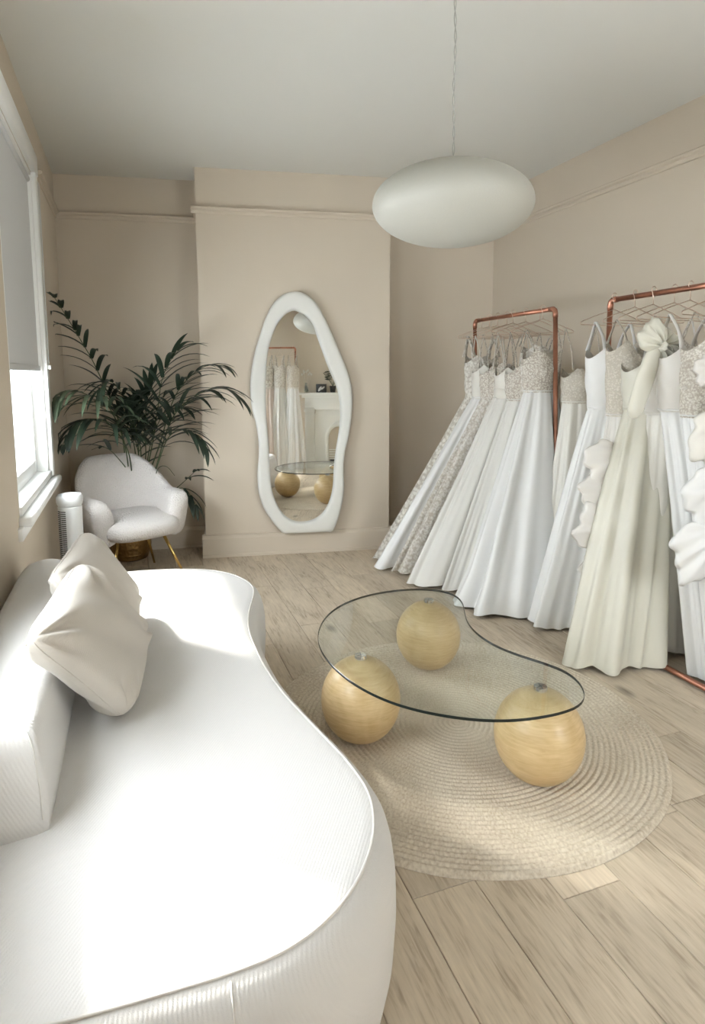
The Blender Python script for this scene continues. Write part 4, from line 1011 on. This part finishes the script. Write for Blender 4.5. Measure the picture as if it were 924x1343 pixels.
# arched cast insert
def arch_ring(r, hgt, n=24): return [(-r, 0)]+[(-r*cos(pi*k/n), hgt+r*sin(pi*k/n)) for k in range(n+1)]+[(r, 0)]
outer_a = [(-.46, 0)]+[(-.46, .86)]*6+[(-.46+.92*k/13, .86) for k in range(13)]+[(.46, .86)]*6+[(.46, 0)]
ri = [arch_ring(.27, .40), arch_ring(.245, .40), arch_ring(.215, .40), arch_ring(.20, .40)]
nn_ = len(ri[0]); outer_r = []
for k in range(nn_):
    x_, z_ = ri[0][k]; m_s = max(abs(x_)/.46, (z_-.0)/.86, .0001)
    if k == 0: outer_r.append((-.46, 0)); continue
    if k == nn_-1: outer_r.append((.46, 0)); continue
    dx, dz = x_, z_-.38
    q = min(.46/max(abs(dx), 1e-6), .48/max(dz, 1e-6) if dz > 0 else 99); outer_r.append((dx*q, .38+dz*q))
rows = [(outer_r, .03), (ri[0], .03), (ri[0], .055), (ri[1], .06), (ri[2], .055), (ri[2], .03), (ri[3], .025), (ri[3], -.16)]
pts = [(x_, y_, max(z_, 0.0)) for r_, y_ in rows for x_, z_ in r_]
MB().grid(pts, len(rows), nn_).build('arched_insert', M_firep, fp)
fb('firebox_back', (-.21, .21, -.17, -.16, 0, .62), mat('firebox', (.55, .56, .55), .7), 0)
for k in range(5): fb('grate_bar', (-.19, .19, .02, .032, .10+.035*k, .112+.035*k))
fb('ash_tray', (-.17, .17, .0, .03, .03, .09), M_black)
pfm = thing('picture_frame', 'small black framed card standing on the mantel shelf', 'picture frame', (.96, YB+.10, 1.2155), radians(8))
bevel(MB().box(-.085, .085, -.012, .012, 0, .14).build('frame', M_black, pfm), .004)
drape(pfm, (-.02, .012, .06), (.02, .003, .045), M_mark, 'leaf_print', 5, .6, 2, .02)
drape(pfm, (.03, .012, .075), (.014, .003, .035), M_mark, 'leaf_print', 6, .9, 2, .02)
vs_ = thing('glass_vase', 'clear glass vase with dried stems on the mantel shelf', 'vase', (.71, YB+.09, 1.2155))
MB().lathe([(.0001, .002), (.035, .002), (.04, .03), (.03, .09), (.018, .13), (.022, .16), (.019, .16), (.015, .13), (.027, .09), (.036, .03), (.0001, .008)], n=28).build('vase_body', M_vase, vs_, smooth=True)
for k in range(9):
    a = k*2.4; q = Vector((.10*cos(a)*(.4+.07*k), .03*sin(a), .30+.02*(k % 4)))
    MB().tube([(0, 0, .02), tuple(q*.5), tuple(q)], .0012, 5).build('dried_stem', M_tulle, vs_, smooth=True)
    drape(vs_, q, (.012, .012, .02), M_tulle, 'seed_head', k, 0, 3, .2)
pl2 = thing('potted_plant', 'small dark leafy plant in a black pot on the mantel', 'plant', (1.15, YB+.11, 1.2155))
MB().lathe([(.0001, .001), (.04, .001), (.055, .11), (.05, .11), (.04, .09), (.0001, .09)], n=28).build('pot', M_black, pl2, smooth=True)
for k in range(14):
    a = k*2.4; d = Vector((cos(a)*.6, sin(a)*.25, 1.0)).normalized(); vs2 = []; fs2 = []; p = Vector((0, 0, .10))
    MB().tube([tuple(p), tuple(p+d*.12), tuple(p+d*.12+Vector((cos(a)*.1, .02*sin(a), .12)))], .002, 5).build('stem', M_stem, pl2, smooth=True)
    for s in range(5):
        c = p+d*.12+Vector((cos(a)*.02*s, 0, .03*s)); e = c+Vector((cos(a+s)*.08, sin(a+s)*.03, .02)); sd2 = Vector((0, .0, .009))
        mesh('leaf', [c, c.lerp(e, .5)+sd2, e, c.lerp(e, .5)-sd2, c.lerp(e, .5)+Vector((0, .006, 0))], [(0, 1, 4), (1, 2, 4), (2, 3, 4), (3, 0, 4)], M_leaf, pl2)
clothes_rail('copper clothes rail in the rear alcove, seen only in the mirror', -.30, .575, -.62, 1.93, 0, along='x', name='clothes_rail')
G3 = 'gowns in the rear alcove'
ZB3 = 1.86
def rear(label, x, sk, bo, seed, half, hl):
    t = gown(label, 0, 0, sk, bo, -half, half, 0.05, .16, zw=1.30, ztop=1.66, seed=seed, amp=.03, nf=9, bx=.10, wx=.085, group=G3, straps=True, strapw=.008, zbar=1.93, sdx=.06)
    t.location = (x, -.62, 0); t.rotation_euler = (0, 0, radians(8))
    hanger(hl, x, -.62, 1.9445, pi/2*.75, 'wire hangers in the rear alcove')
rear('sheer lace gown with pale tulle skirt hanging second in the mirror', .32, M_tulle, M_ltulle, 21, .25, 'wire hanger of the second gown in the mirror')
rear('slender lace gown with sparkling skirt hanging third in the mirror', .53, M_satin, M_lace2, 22, .20, 'wire hanger of the third gown in the mirror')
rear('pinkish sheer tulle gown hanging leftmost in the mirror', .13, mat('blush_tulle', (.62, .54, .49), .85), M_lace, 23, .20, 'wire hanger of the leftmost gown in the mirror')
